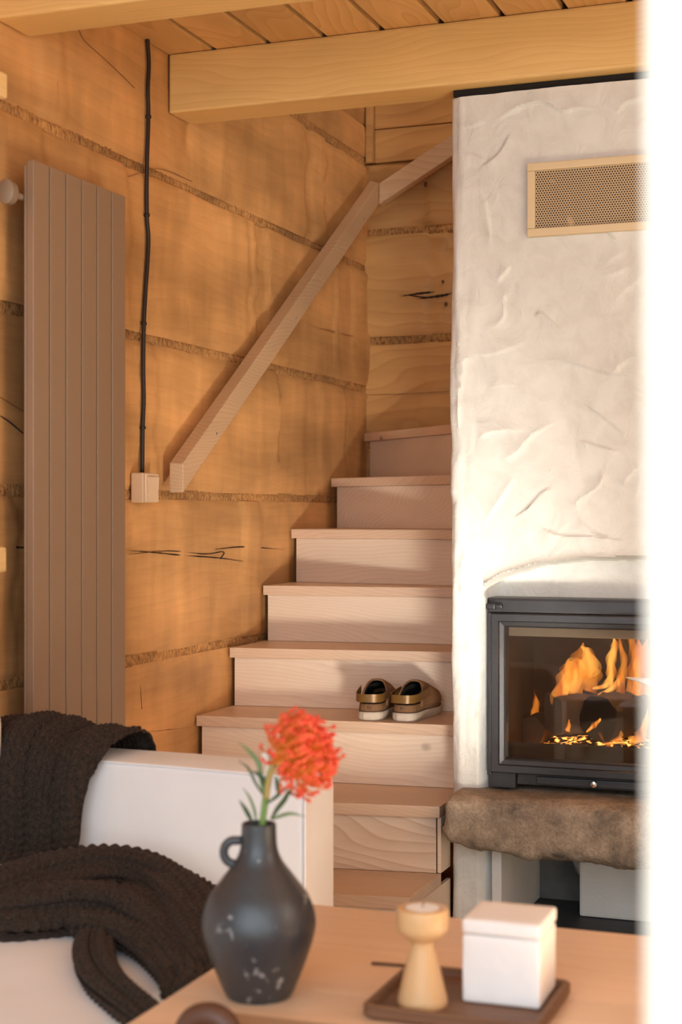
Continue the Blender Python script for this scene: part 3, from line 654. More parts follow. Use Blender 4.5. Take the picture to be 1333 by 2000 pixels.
# ------------------------------------------------------------------ cable and switch
cb = tag(empty('power_cable', (0.01, 3.98, 1.32)), 'black clipped cable running down the log wall to the switch', 'cable')
pts = [(288, 72), (291, 125), (289, 175), (290, 228), (287, 330), (287, 420), (290, 475), (284, 575), (281, 640), (280, 720), (281, 780), (279, 835), (278, 927)]
O_ = Vector((0.01, 3.98, 1.32))
path = catmull([on_x(u, v, 0.010)-O_ for u, v in pts], 6)
v, f = tube(path, 0.0062, 10); mesh('cord', v, f, M['cable'], cb, True)
for u, vv in ((290, 228), (287, 420), (281, 632), (279, 835)):
    p = on_x(u, vv, 0.010)-O_
    v, f = tube([p+Vector((0, 0, -0.004)), p+Vector((0, 0, 0.004))], 0.0088, 12); mesh('clip', v, f, M['cable'], cb, True)
sw = tag(empty('light_switch', (0.0, 3.955, 1.277)), 'ivory surface mounted light switch at the end of the black cable', 'switch')
def sbox(name, *a, bev=0.003): return box(name, *a[:6], a[6], sw, bev)
sbox('switch_box', 0.002, 0.043, -0.043, 0.043, -0.043, 0.043, M['switch'], bev=0.005)
sbox('cover_frame', 0.043, 0.049, -0.041, 0.041, -0.041, 0.041, M['switch'], bev=0.003)
bm = bmesh.new(); vs = bx(bm, 0.049, 0.053, -0.031, 0.031, -0.032, 0.032)
for q in vs:
    if q.co.x > 0.05 and q.co.z > 0: q.co.x += 0.003
bmesh.ops.bevel(bm, geom=list(bm.edges), offset=0.0015, segments=2, affect='EDGES'); from_bm('rocker', bm, M['switch'], sw)

# ------------------------------------------------------------------ wall shelves above the sofa (only their far ends reach into view)
for zc, lab in ((2.105, 'upper pale wooden wall shelf end poking in at the left picture edge'), (1.105, 'lower pale wooden wall shelf end poking in at the left picture edge')):
    sh = tag(empty('wall_shelf', (0, 2.3, zc)), lab, 'shelf', 'wall shelves')
    p = on_y(16 if zc > 1.5 else 14, 1000, 2.80)
    box('board', 0.001, p.x, -0.45, 0.50, -0.027, 0.027, M['shelf'], sh, 0.007)
    for yy in (-0.3, 0.2): box('bracket', 0.001, 0.2, yy-0.012, yy+0.012, -0.06, -0.0275, M['shelf'], sh, 0.002)

# ------------------------------------------------------------------ fireplace body
FX0, FX1, FY, FYB, FZ = 0.868, 1.93, 4.20, 5.08, 2.385
fp = tag(empty('fireplace', (1.4, 4.6, 0)), 'white trowelled plaster fireplace beside the stairs with an arched recess', 'fireplace')
strokes_px = [  # trowel ridges read off the plaster (u, v polylines on the front face)
    ([(965, 240), (1010, 212), (1060, 198), (1100, 217), (1130, 211), (1165, 215)], 0.0035, 1), ([(1205, 222), (1225, 200), (1260, 190)], 0.003, 1), ([(930, 335), (975, 300), (1000, 255)], 0.0025, -1),
    ([(970, 554), (985, 535), (998, 520)], 0.003, 1), ([(965, 640), (985, 620), (985, 580), (1000, 578)], 0.0025, 1), ([(1045, 620), (1058, 610), (1085, 635), (1120, 670)], 0.003, -1),
    ([(1045, 713), (1080, 704), (1120, 708), (1165, 722), (1200, 730), (1250, 731)], 0.0035, 1), ([(1200, 728), (1225, 703), (1262, 690)], 0.003, 1), ([(925, 692), (960, 692), (1040, 665)], 0.0015, 1),
    ([(902, 860), (897, 800), (905, 740), (910, 702), (930, 704)], 0.003, 1), ([(890, 745), (896, 690), (897, 640), (890, 580)], 0.002, -1), ([(935, 856), (970, 842), (1040, 840)], 0.003, 1), ([(980, 903), (1015, 880), (1040, 850), (1095, 822)], 0.0035, 1),
    ([(945, 1030), (970, 990), (990, 960), (1003, 932)], 0.003, 1), ([(1000, 1015), (1030, 995), (1060, 962), (1080, 955)], 0.003, -1), ([(1128, 1000), (1130, 980), (1150, 965), (1175, 945), (1180, 915)], 0.004, 1), ([(1130, 1010), (1160, 1040), (1200, 1052)], 0.003, -1),
    ([(1130, 860), (1170, 872), (1210, 882)], 0.003, -1), ([(1215, 950), (1235, 925), (1260, 905)], 0.003, 1), ([(1140, 785), (1180, 815), (1225, 850)], 0.002, 1), ([(960, 490), (955, 430), (945, 380)], 0.002, 1), ([(1150, 545), (1200, 535), (1235, 520)], 0.002, 1),
    ([(955, 760), (985, 752), (1010, 755)], 0.0015, 1), ([(900, 250), (925, 245), (950, 235)], 0.002, 1), ([(1060, 1030), (1090, 1045), (1150, 1048), (1240, 1060)], 0.003, -1), ([(890, 980), (893, 930), (900, 880)], 0.002, 1), ([(905, 1180), (900, 1120), (912, 1060)], 0.002, -1), ([(898, 1400), (905, 1330), (900, 1260)], 0.002, 1)]
strokes = []
for pts, h, sd in strokes_px:
    P = catmull([on_y(u, v, FY) for u, v in pts], 4); strokes.append((np.array([(p.x, p.z) for p in P]), h, sd))
r = np.random.default_rng(5)
for _ in range(46):
    x0 = r.uniform(0.88, 1.92); z0 = r.uniform(0.5, 2.36); a = r.uniform(-0.9, 1.2); L_ = r.uniform(0.05, 0.2); c = r.uniform(-5, 5)
    t = np.linspace(0, 1, 7)*L_; ang = a+c*t
    strokes.append((np.stack([x0+np.cumsum(np.cos(ang))*L_/7, z0+np.cumsum(np.sin(ang))*L_/7], -1), r.uniform(0.001, 0.0024), 1 if r.random() < 0.5 else -1))
def stroke_h(X, Z):
    H = np.zeros_like(X)
    for pl, h, sd in strokes:
        lo = pl.min(0)-0.09; hi = pl.max(0)+0.09
        mk = (X > lo[0]) & (X < hi[0]) & (Z > lo[1]) & (Z < hi[1])
        if not mk.any(): continue
        x = X[mk]; z = Z[mk]; best = np.full(x.shape, 9.0); sg = np.zeros_like(x); tt = np.zeros_like(x); ns = len(pl)-1
        for i in range(ns):
            ax, az = pl[i]; bx_, bz_ = pl[i+1]; dx, dz = bx_-ax, bz_-az; l2 = dx*dx+dz*dz+1e-12
            q = np.clip(((x-ax)*dx+(z-az)*dz)/l2, 0, 1); ex = x-ax-q*dx; ez = z-az-q*dz; d = np.hypot(ex, ez)
            m_ = d < best; best = np.where(m_, d, best); sg = np.where(m_, np.sign(dx*ez-dz*ex)*sd, sg); tt = np.where(m_, (i+q)/ns, tt)
        taper = np.clip(np.minimum(tt, 1-tt)*5, 0, 1)
        ridge = np.where(sg > 0, np.exp(-best/0.026), np.exp(-best/0.0022))
        H[mk] += 2.9*h*ridge*taper
    return H
plan = []; R_ = 0.035
for y in np.arange(FYB, FY+R_, -0.03): plan.append((FX0, y, -1, 0, 0))
for a in np.linspace(0, math.pi/2, 8): plan.append((FX0+R_-R_*math.cos(a), FY+R_-R_*math.sin(a), -math.cos(a), -math.sin(a), 1))
for x in np.arange(FX0+R_+0.006, FX1-R_, 0.0045): plan.append((x, FY, 0, -1, 1))
for a in np.linspace(math.pi/2, 0, 6): plan.append((FX1-R_+R_*math.cos(a), FY+R_-R_*math.sin(a), math.cos(a), -math.sin(a), 0))
for y in np.arange(FY+R_+0.05, FYB, 0.08): plan.append((FX1, y, 1, 0, 0))
plan = np.array(plan); zs = np.arange(0, FZ+0.001, 0.0045); zs[-1] = FZ
PX = np.repeat(plan[:, 0:1], len(zs), 1); PY = np.repeat(plan[:, 1:2], len(zs), 1); ZZ = np.repeat(zs[None, :], len(plan), 0)
sarc = np.concatenate([[0], np.cumsum(np.hypot(np.diff(plan[:, 0]), np.diff(plan[:, 1])))])[:, None]+ZZ*0
Hh = 0.0040*fnoise(sarc*1.3, ZZ*1.1, 3)+0.0012*fnoise(sarc*6, ZZ*5, 4)+np.where(plan[:, 4:5] > 0, stroke_h(PX, ZZ), 0)
s0 = sarc[np.argmax(plan[:, 4] > 0), 0]+0.028
Hh = Hh+0.0045*fnoise(sarc*16, ZZ*2.2, 17)*np.exp(-((sarc-s0)/0.06)**2)
# arched recess round the stove
XC, AW = 1.385, 0.435
dx = np.clip(np.abs(PX-XC)/AW, 0, 1); arch = 0.962+0.125*np.sqrt(1-dx**2)+0.004*fnoise(PX*5, ZZ*0, 8)
front = (plan[:, 3:4] < -0.99)
ins = np.clip((arch-ZZ)/0.010, 0, 1)*(dx < 1)*front
Hh = Hh+0.016*np.exp(-np.clip(ZZ-arch, 0, 9)/0.012)*(ZZ > arch)*(dx < 0.95)*front*np.clip((XC-PX+0.2)/0.3, 0.3, 1)
depth = 0.066*ins*np.clip((1-dx)*9, 0, 1)
Hh = np.where(ins > 0, Hh*0.6-depth, Hh)
VX = PX+plan[:, 2:3]*Hh; VY = PY+plan[:, 3:4]*Hh
# keep clear of the beam overhead and the stair side
top_wob = 0.0025*fnoise(sarc*6, ZZ*0, 21)
VZ = ZZ+np.where(ZZ > FZ-0.001, top_wob, 0)
V = np.stack([VX-1.4, VY-4.6, VZ], -1)
xc = (PX[:-1, :-1]+PX[1:, 1:])/2; zc = (ZZ[:-1, :-1]+ZZ[1:, 1:])/2; fr = (plan[:-1, 3:4] < -0.99)
skip = fr & (((xc > 0.984) & (xc < 1.786) & (zc > 0.40) & (zc < 0.966)) | ((xc > 1.018) & (xc < 1.752) & (zc < 0.405)))
nu, nv = ZZ.shape; vv = V.reshape(-1, 3).tolist(); ff = grid_faces(nu, nv, skip)
b = len(vv); tp = [i*nv+nv-1 for i in range(nu)]; ff.append(tuple(tp))
bm_o = mesh('plaster_body', vv, ff, M['plaster'], fp, smooth=True); sharp(bm_o, 0.9)
def fbox(name, x0, x1, y0, y1, z0, z1, mat, bev=0.003): return box(name, x0-1.4, x1-1.4, y0-4.6, y1-4.6, z0, z1, mat, fp, bev)
fbox('shadow_gap_plate', FX0+0.008, FX1-0.01, FY+0.006, 4.6, FZ+0.0005, 2.4065, M['black'], 0.004)  # black plate added to draw the dark shadow gap under the beam
# niche under the stone
fbox('niche_side', 0.99, 1.018, FY+0.004, 4.68, 0.0125, 0.30, M['block'], 0.002); fbox('niche_side', 1.752, 1.78, FY+0.004, 4.68, 0.0125, 0.30, M['block'], 0.002)
fbox('niche_back', 0.99, 1.78, 4.68, 4.72, 0.0, 0.45, M['cement'], 0.002)
fbox('niche_block', 1.178, 1.60, 4.50, 4.67, 0.013, 0.29, M['block'], 0.008)
fbox('niche_floor', 1.019, 1.751, FY-0.012, 4.68, 0.0005, 0.012, M['slate'], 0.001)
# lump of mortar on the niche back
bm = bmesh.new(); bmesh.ops.create_icosphere(bm, subdivisions=3, radius=1)
for q in bm.verts:
    p = q.co.copy(); k = 1+0.35*mnoise.noise(p*2.3)+0.2*mnoise.noise(p*6); q.co = Vector((1.155-1.4+p.x*0.04*k, 4.675-4.6+p.y*0.03*k, 0.20+p.z*0.10*k))
from_bm('mortar_lump', bm, M['block'], fp, True)

# stone hearth shelf
hs = tag(empty('hearth_stone', (1.4, 4.25, 0.35)), 'rough brown sandstone slab jutting out under the stove door', 'stone slab')
nx_, ny_, = 120, 44
sec = []
for k in range(ny_):
    a = 2*math.pi*k/ny_; c, s = math.cos(a), math.sin(a)
    sec.append((math.copysign(abs(c)**0.35, c), math.copysign(abs(s)**0.45, s)))
vs = []; fs = []
for i in range(nx_+1):
    t = i/nx_; x = 0.886+t*(1.93-0.886)
    e = min(1, math.sqrt(max(0, 1-(max(0, 0.03-(x-0.886))/0.03)**2))*0.8+0.2) if x < 0.916 else 1
    e2 = min(1, math.sqrt(max(0, 1-(max(0, 0.05-(1.93-x))/0.05)**2))*0.92+0.08) if x > 1.88 else 1
    e = e*e2
    yf = 4.055+0.02*math.sin(x*7)+0.035*(1-e) ; zb = 0.288-0.034*min(1, max(0, (x-0.90)/0.22))+0.005*math.sin(x*31)
    zt = 0.428
    for k in range(ny_):
        c, s = sec[k]
        yc, hy = (yf+4.45)/2, (4.45-yf)/2; zc_, hz = (zt+zb)/2, (zt-zb)/2*(0.55+0.45*e)
        p = Vector((x, yc+c*hy, zc_+s*hz))
        nn = 0.010*mnoise.noise(p*9)+0.007*mnoise.noise(p*24)+0.003*mnoise.noise(p*60)
        if c < -0.3: p.y += nn
        p.z += nn*(0.25 if s > 0.5 else 0.9); p.x += 0.012*mnoise.noise(Vector((k*0.4, x*4, 1)))*(1-e)
        if s > 0.5: p.z = min(p.z, 0.4305)
        vs.append(p-Vector((1.4, 4.25, 0.35)))
for i in range(nx_):
    for k in range(ny_): fs.append((i*ny_+k, i*ny_+(k+1) % ny_, (i+1)*ny_+(k+1) % ny_, (i+1)*ny_+k))
fs.append(tuple(range(ny_))); fs.append(tuple(range(nx_*ny_, (nx_+1)*ny_))[::-1])
mesh('slab', vs, fs, M['stone'], hs, True)
hp = box('hearth_plate', 0.884, 1.95, 3.62, 4.185, 0.0005, 0.012, M['slate'], None, 0.002); tag(hp, 'dark slate floor plate at the foot of the white fireplace', 'floor plate')

# ------------------------------------------------------------------ stove insert
st = tag(empty('stove_insert', (1.385, 4.22, 0.44)), 'black iron stove insert with glass door glowing with fire', 'stove')
def SB(name, x0, x1, y0, y1, z0, z1, mat, bev=0.003, parent=None): 
    o = box(name, x0-1.385, x1-1.385, y0-4.22, y1-4.22, z0-0.44, z1-0.44, mat, parent or st, bev); return o
sx0, sx1 = 0.982, 1.788
SB('surround', sx0, sx1, 4.178, 4.262, 0.926, 0.968, M['iron'], 0.008)
SB('surround', sx0, sx0+0.012, 4.182, 4.262, 0.47, 0.926, M['iron'], 0.002); SB('surround', sx1-0.012, sx1, 4.182, 4.262, 0.47, 0.926, M['iron'], 0.002)
# door frame: mitred bars sloping in to the glass
def frame_bars(name, xo0, xo1, zo0, zo1, w, yf, yi, yb_, mat, parent):
    prof = [(0.0, yb_), (0.0, yf+0.004), (0.004, yf), (w*0.55, yf), (w*0.62, yf+0.006), (w-0.004, yi), (w, yi+0.004), (w, yb_)]
    corners = [(xo0, zo0, 1, 1), (xo1, zo0, -1, 1), (xo1, zo1, -1, -1), (xo0, zo1, 1, -1)]
    for a in range(4):
        A_, B_ = corners[a], corners[(a+1) % 4]; vs = []
        for (cx, cz, sx_, sz_) in (A_, B_):
            for d, y in prof: vs.append((cx+sx_*d-1.385, y-4.22, cz+sz_*d-0.44))
        n = len(prof); fs = [(i, (i+1) % n, n+(i+1) % n, n+i) for i in range(n)]+[tuple(range(n))[::-1], tuple(range(n, 2*n))]
        bm = bmesh.new(); bv = [bm.verts.new(p) for p in vs]
        for q in fs: bm.faces.new([bv[i] for i in q])
        from_bm(name, bm, mat, parent)
door = empty('door'); door.parent = st
frame_bars('door_frame', sx0+0.0125, sx1-0.0125, 0.4785, 0.9255, 0.040, 4.172, 4.182, 4.225, M['iron'], door)
SB('glass_pane', 1.03, 1.74, 4.200, 4.204, 0.514, 0.890, M['glass'], 0, door)
SB('latch', 0.984, 1.012, 4.158, 4.178, 0.936, 0.952, M['iron'], 0.005)
SB('latch', 1.008, 1.03, 4.164, 4.178, 0.939, 0.950, M['iron'], 0.004)
# bright tapered door handle reaching over the glass
p0 = on_y(1222, 1323, 4.15); p1 = on_y(1300, 1338, 4.15); off = Vector((1.385, 4.22, 0.44))
v, f = tube([p0-off, p0.lerp(p1, 0.35)-off, p0.lerp(p1, 0.7)-off, p1-off, p1-off+Vector((0.05, 0.01, 0))], [0.001, 0.0065, 0.013, 0.017, 0.016], 14, flat=1.0)
mesh('handle', v, f, M['white_handle'], door, True)['label'] = 'bright tapered handle'
v, f = tube([p1-off+Vector((0.02, 0, 0)), p1-off+Vector((0.02, 0.035, 0))], 0.006, 10); mesh('handle_stem', v, f, M['iron'], door, True)
# strip with air slider below the door
SB('air_plate', sx0, 1.06, 4.196, 4.26, 0.434, 0.4775, M['iron2'], 0.002); SB('air_plate', 1.063, sx1, 4.205, 4.26, 0.445, 0.4775, M['iron2'], 0.002)
SB('air_slider', 1.12, 1.66, 4.197, 4.2048, 0.450, 0.470, M['iron'], 0.002)
pk = on_y(1161, 1532, 4.185)-off
v, f = lathe([(0.0001, 0.012), (0.008, 0.011), (0.0095, 0.007), (0.0095, 0.002), (0.006, 0.0), (0.004, -0.008)], 20)
v = [(pk.x+a, pk.y-c+0.004, pk.z+b_) for a, b_, c in v]; sharp(mesh('slider_knob', v, f, M['chrome'], st, True), 0.6)
# firebox
SB('firebox_wall', 0.996, 1.774, 4.64, 4.655, 0.48, 0.95, M['soot'], 0); SB('firebox_wall', 0.996, 1.008, 4.262, 4.64, 0.48, 0.95, M['soot'], 0); SB('firebox_wall', 1.762, 1.774, 4.262, 4.64, 0.48, 0.95, M['soot'], 0)
SB('firebox_floor', 1.008, 1.762, 4.262, 4.64, 0.48, 0.505, M['soot'], 0); SB('firebox_roof', 1.008, 1.762, 4.262, 4.64, 0.94, 0.95, M['soot'], 0)
SB('baffle', 1.012, 1.758, 4.30, 4.31, 0.852, 0.935, M['baffle'], 0.002)
SB('log_guard', 1.012, 1.758, 4.29, 4.30, 0.506, 0.55, M['soot'], 0.003)

# ------------------------------------------------------------------ fire: billets, flames, embers
FYM = 4.42
def billet(pc, L_, r, ax, mat, label, seed, split=False, loc=None):
    n = 18; m = 12; vs = []; fs = []
    ax = Vector(ax).normalized(); a = ax.cross(Vector((0, 0, 1))).normalized(); b_ = a.cross(ax)
    base = Vector((pc[0], pc[1], pc[2]-r))
    for i in range(m+1):
        t = i/m
        for k in range(n):
            th = 2*math.pi*k/n; q = r*(1+0.16*mnoise.noise(Vector((math.cos(th)*1.5+seed, math.sin(th)*1.5, t*3)))+0.10*mnoise.noise(Vector((math.cos(th)*4+seed, math.sin(th)*4, t*9))))
            if split: q *= 1/max(abs(math.cos(th)), abs(math.sin(th)))**0.75*0.92
            vs.append(Vector(pc)+ax*((t-0.5)*L_)+a*(math.cos(th)*q)+b_*(math.sin(th)*q)-base)
    for i in range(m):
        for k in range(n): fs.append((i*n+k, i*n+(k+1) % n, (i+1)*n+(k+1) % n, (i+1)*n+k))
    fs.append(tuple(range(n))[::-1]); fs.append(tuple(range(m*n, (m+1)*n)))
    o = mesh('firewood_billet', vs, fs, mat, None, False, base); sharp(o, 0.8)
    return tag(o, label, 'firewood', 'burning firewood')
c1 = on_y(1140, 1393, 4.44); billet(c1, 0.20, 0.060, (0.75, 0.66, 0.0), M['greylog'], 'grey scorched block of firewood left of the blackest one', 1.0, True)
c2 = on_y(1213, 1398, 4.40); billet((c2.x, 4.42, c2.z), 0.20, 0.068, (0.5, 0.86, 0.02), M['charred'], 'blackest charred block of firewood in the middle of the fire', 5.0)
c3 = on_y(1300, 1400, 4.40); billet((c3.x, 4.45, c3.z-0.005), 0.2, 0.06, (0.8, 0.6, 0.0), M['charred'], 'charred firewood block at the right of the fire', 9.0)
c4 = on_y(1050, 1410, 4.56); billet((c4.x, 4.56, 0.552), 0.13, 0.045, (0.1, 1, 0.0), M['greylog'], 'small firewood piece at the left end of the firebox', 12.0)
fire = tag(empty('fire', (1.42, FYM, 0.506)), 'orange flames and embers burning behind the stove glass', 'fire')
fo = Vector((1.42, FYM, 0.506))
A_, Z_ = np.meshgrid(np.linspace(1.015, 1.755, 90), np.linspace(4.305, 4.635, 30), indexing='ij')
hh = 0.028+0.014*fnoise(A_*3, Z_*4, 2)+0.006*fnoise(A_*14, Z_*14, 6)-0.03*np.clip((1.2-A_)/0.2, 0, 1)
hh = np.maximum(hh, 0.002)
o = mesh('ember_bed', np.stack([A_-fo.x, Z_-fo.y, hh], -1).reshape(-1, 3), grid_faces(90, 30), M['ember'], fire, True)
def flame(pts, w, mat, y, flat=0.35, depth=0.0):
    P = [on_y(u, v, y+depth*i/max(1, len(pts)-1))-fo for i, (u, v) in enumerate(pts)]
    Q = catmull(P, 7); n = len(Q); ww = np.interp(np.linspace(0, 1, n), np.linspace(0, 1, len(w)), w)
    shells = []
    for sc_ in (0.42, 0.68, 0.92, 1.15, 1.4):   # nested shells thin out towards the rim
        v, f = tube(Q, [max(0.0005, a*sc_*4.5/3000/2)*(1+0.18*math.sin(i*0.9+sc_*5)) for i, a in enumerate(ww)], 12, up=(1, 0, 0))
        for i in range(n):
            for k in range(12):
                q = v[i*12+k]; q.y = Q[i].y+(q.y-Q[i].y)*flat
        shells.append((v, f))
    v, f = join(*shells)
    return mesh('flame', v, f, mat, fire, True)
fl = [
 ([(1092, 1405), (1090, 1370), (1105, 1330), (1112, 1300), (1110, 1288)], [8, 20, 26, 14, 1], 'flame_hot', 4.38),
 ([(1108, 1345), (1128, 1315), (1150, 1300), (1148, 1275), (1136, 1262)], [22, 40, 34, 16, 1], 'flame_hot', 4.40),
 ([(1110, 1360), (1125, 1320), (1135, 1285), (1140, 1255)], [30, 44, 26, 1], 'flame', 4.43),
 ([(1150, 1350), (1158, 1320), (1154, 1300), (1160, 1285)], [20, 26, 14, 1], 'flame', 4.46),
 ([(1158, 1345), (1185, 1338), (1195, 1318), (1194, 1290), (1202, 1262), (1199, 1243)], [2, 10, 14, 14, 11, 1], 'flame_hot', 4.40),
 ([(1168, 1357), (1195, 1345), (1212, 1325), (1215, 1308)], [2, 8, 10, 1], 'flame_hot', 4.37),
 ([(1212, 1360), (1216, 1320), (1220, 1290), (1212, 1258), (1211, 1243)], [12, 12, 10, 6, 1], 'flame', 4.42),
 ([(1232, 1365), (1234, 1320), (1240, 1285), (1235, 1250), (1234, 1240)], [12, 14, 16, 10, 1], 'flame', 4.45),
 ([(1246, 1370), (1247, 1320), (1250, 1280), (1247, 1245)], [14, 18, 20, 1], 'flame_hot', 4.44),
 ([(1262, 1370), (1266, 1320), (1258, 1280), (1266, 1245)], [14, 22, 16, 1], 'flame', 4.43),
 ([(1180, 1448), (1192, 1440), (1200, 1425), (1208, 1400)], [24, 24, 14, 1], 'flame_hot', 4.335),
 ([(1202, 1450), (1206, 1432), (1212, 1415)], [26, 16, 1], 'flame_hot', 4.33),
 ([(1146, 1430), (1160, 1418), (1175, 1404)], [2, 7, 4], 'flame_hot', 4.33),
 ([(1100, 1422), (1096, 1400), (1093, 1380)], [4, 8, 1], 'flame_hot', 4.36),
 ([(1230, 1448), (1250, 1440), (1262, 1410), (1266, 1385)], [10, 16, 8, 1], 'flame_hot', 4.34),
 ([(1108, 1428), (1112, 1418), (1112, 1405)], [8, 6, 1], 'flame_hot', 4.34),
 ([(1046, 1425), (1044, 1400), (1048, 1375), (1044, 1350)], [10, 16, 10, 1], 'flame', 4.60),
]
for pts, w, mt, y in fl: flame(pts, w, M[mt], y)
L_ = bpy.data.lights.new('fire_glow', 'POINT'); L_.energy = 1.6; L_.color = (1, 0.42, 0.12); L_.shadow_soft_size = 0.05
lo_ = bpy.data.objects.new('fire_glow', L_); C.objects.link(lo_); lo_.location = (1.33, 4.36, 0.80)

# ------------------------------------------------------------------ vent grate
vg = tag(empty('vent_grate', (1.385, 4.19, 1.97)), 'cream framed perforated vent grate high on the white plaster', 'vent')
gx0 = on_y(1031, 400, 4.185).x; gz1 = on_y(1031, 320, 4.185).z; gz0 = on_y(1031, 463, 4.185).z
hw = 1.385-gx0
def vbox(name, x0, x1, y0, y1, z0, z1, mat, bev): return box(name, x0, x1, y0-4.19, y1-4.19, z0-1.97, z1-1.97, mat, vg, bev)
fw = 0.022
vbox('frame', -hw, hw, 4.178, 4.205, gz1-fw, gz1, M['grate_frame'], 0.003); vbox('frame', -hw, hw, 4.178, 4.205, gz0, gz0+fw, M['grate_frame'], 0.003)
vbox('frame', -hw, -hw+fw, 4.1785, 4.205, gz0+fw, gz1-fw, M['grate_frame'], 0.003); vbox('frame', hw-fw, hw, 4.1785, 4.205, gz0+fw, gz1-fw, M['grate_frame'], 0.003)
vbox('perforated_plate', -hw+fw, hw-fw, 4.188, 4.190, gz0+fw, gz1-fw, M['perforated'], 0)

# ------------------------------------------------------------------ shoes
def make_shoe(name, loc, rz, mirror, label):
    t = tag(empty(name, loc, rz), label, 'shoe', 'pair of slip-on shoes on the stair')
    L0 = 0.262
    def half(y, s=1.0):
        q = max(0.0, min(1.0, y/L0))
        w = np.interp(q, [0, .03, .08, .2, .42, .62, .75, .86, .94, .985, 1.0], [0.012, .026, .034, .038, .038, .046, .0485, .044, .033, .017, 0.002])
        return w*s
    ys = np.concatenate([np.linspace(0, 0.02, 8), np.linspace(0.028, 0.235, 26), np.linspace(0.24, L0, 9)])
    def outline(s=1.0, grow=0.0):
        rt = [((half(y)+grow)*s+0.006*math.sin(math.pi*y/L0)*mirror*-1*0.6, y+(grow if y > 0.13 else -grow)*(1 if y in (ys[0], ys[-1]) else 0.6)) for y in ys]
        lt = [(-(half(y)+grow)*s+0.006*math.sin(math.pi*y/L0)*mirror*-1*0.6, y+(grow if y > 0.13 else -grow)*(1 if y in (ys[0], ys[-1]) else 0.6)) for y in ys]
        return rt+lt[::-1]
    def slab(nm, levels, mat):
        vs, fs = [], []; n = None
        for z, g in levels:
            o_ = outline(1, g); n = len(o_)
            vs += [(x, y, z+max(0, (y-0.2))*0.12) for x, y in o_]
        for i in range(len(levels)-1):
            for k in range(n): fs.append((i*n+k, i*n+(k+1) % n, (i+1)*n+(k+1) % n, (i+1)*n+k))
        fs.append(tuple(range(n))[::-1]); fs.append(tuple(range((len(levels)-1)*n, len(levels)*n)))
        o = mesh(nm, vs, fs, mat, t, True); return sharp(o, 0.7)
    slab('sole', [(0, 0.001), (0.003, 0.004), (0.014, 0.0055), (0.0235, 0.005), (0.026, 0.003)], M['sole'])
    slab('welt', [(0.0262, 0.003), (0.0295, 0.003)], M['welt'])
    slab('heel_rim', [(0.0297, 0.0012), (0.036, 0.0022), (0.047, 0.001), (0.050, -0.0015)], M['suede'])
    slab('footbed', [(0.0502, -0.004), (0.052, -0.006)], M['lining'])
    # upper: toe cap whose opening faces the heel
    nt_, ns_ = 28, 22; vs = []
    def hgt(y): return float(np.interp(y, [0.04, 0.09, 0.125, 0.17, 0.21, 0.24, L0], [0.050, 0.066, 0.072, 0.060, 0.044, 0.030, 0.004]))
    for i in range(nt_+1):
        th = math.pi*i/nt_; y0 = 0.058+0.062*math.sin(th)**1.2
        for j in range(ns_+1):
            y = y0+(L0-0.002-y0)*(j/ns_)**0.9; w = half(y)+0.0012
            vs.append((w*math.copysign(abs(math.cos(th))**0.75, math.cos(th))-0.006*math.sin(math.pi*y/L0)*mirror*0.6, y, 0.040+max(0, y-0.2)*0.12+hgt(y)*math.sin(th)**0.8))
    fs = [(i*(ns_+1)+j, i*(ns_+1)+j+1, (i+1)*(ns_+1)+j+1, (i+1)*(ns_+1)+j) for i in range(nt_) for j in range(ns_)]
    up = mesh('upper', vs, fs, M['suede'], t, True)
    up.data.materials.append(M['lining'])
    md = up.modifiers.new('thick', 'SOLIDIFY'); md.thickness = 0.004; md.offset = 1.0; md.material_offset = 0; md.use_rim = True
    lin = mesh('lining', [(x*0.97, y+0.002, 0.04+(z-0.04)*0.955) for x, y, z in vs], fs, M['lining'], t, True)
    rim = [vs[i*(ns_+1)] for i in range(nt_+1)]
    v, f = tube([Vector((x*1.02, y, z+0.0015)) for x, y, z in rim], 0.0032, 8); mesh('collar', v, f, M['suede'], t, True)
    # heel strap
    vs = []; n = 40
    for i in range(n+1):
        a = math.pi*(1.0+i/n)     # round the back
        x = 0.0435*math.copysign(abs(math.cos(a))**0.7, math.cos(a)); y = 0.035+0.054*math.sin(a) if math.sin(a) < 0 else 0.035
        vs.append((x, y))
    fwd = [(-0.046, 0.115), (-0.045, 0.075)]; bck = [(0.045, 0.075), (0.046, 0.115)]
    line = fwd+vs+bck; m_ = len(line); V_ = []
    for k, (x, y) in enumerate(line):
        zc = 0.070+0.012*max(0, min(1, (y-0.0)/0.115))
        for d, zz in ((0.0, -0.0115), (0.0018, -0.0125), (0.0018, 0.0125), (0.0, 0.0115)):
            s_ = 1+d/0.04; V_.append((x*s_, y-(d if y < 0.02 else 0), zc+zz))
    F_ = [(k*4+q, k*4+(q+1) % 4, (k+1)*4+(q+1) % 4, (k+1)*4+q) for k in range(m_-1) for q in range(4)]+[(0, 1, 2, 3), tuple((m_-1)*4+q for q in (3, 2, 1, 0))]
    stp = mesh('heel_strap', V_, F_, M['strap'], t, True); sharp(stp, 0.8); stp['label'] = 'gold brown satin heel strap'
    # small stitched tab with the maker's letters
    cu = bpy.data.curves.new('maker_letters', 'FONT'); cu.body = 'UGG'; cu.size = 0.012; cu.extrude = 0.0004; cu.align_x = 'CENTER'; cu.align_y = 'CENTER'
    tmp = bpy.data.objects.new('tmp_text', cu); C.objects.link(tmp); dg = bpy.context.evaluated_depsgraph_get()
    me = bpy.data.meshes.new_from_object(tmp.evaluated_get(dg)); bpy.data.objects.remove(tmp)
    me.materials.clear(); me.materials.append(M['welt'])
    for q in me.vertices:
        x, y, z = q.co; q.co = (x, -0.0028-z+x*x*26, 0.0395+y)
    o = bpy.data.objects.new('maker_letters', me); link(o, t)
    return t
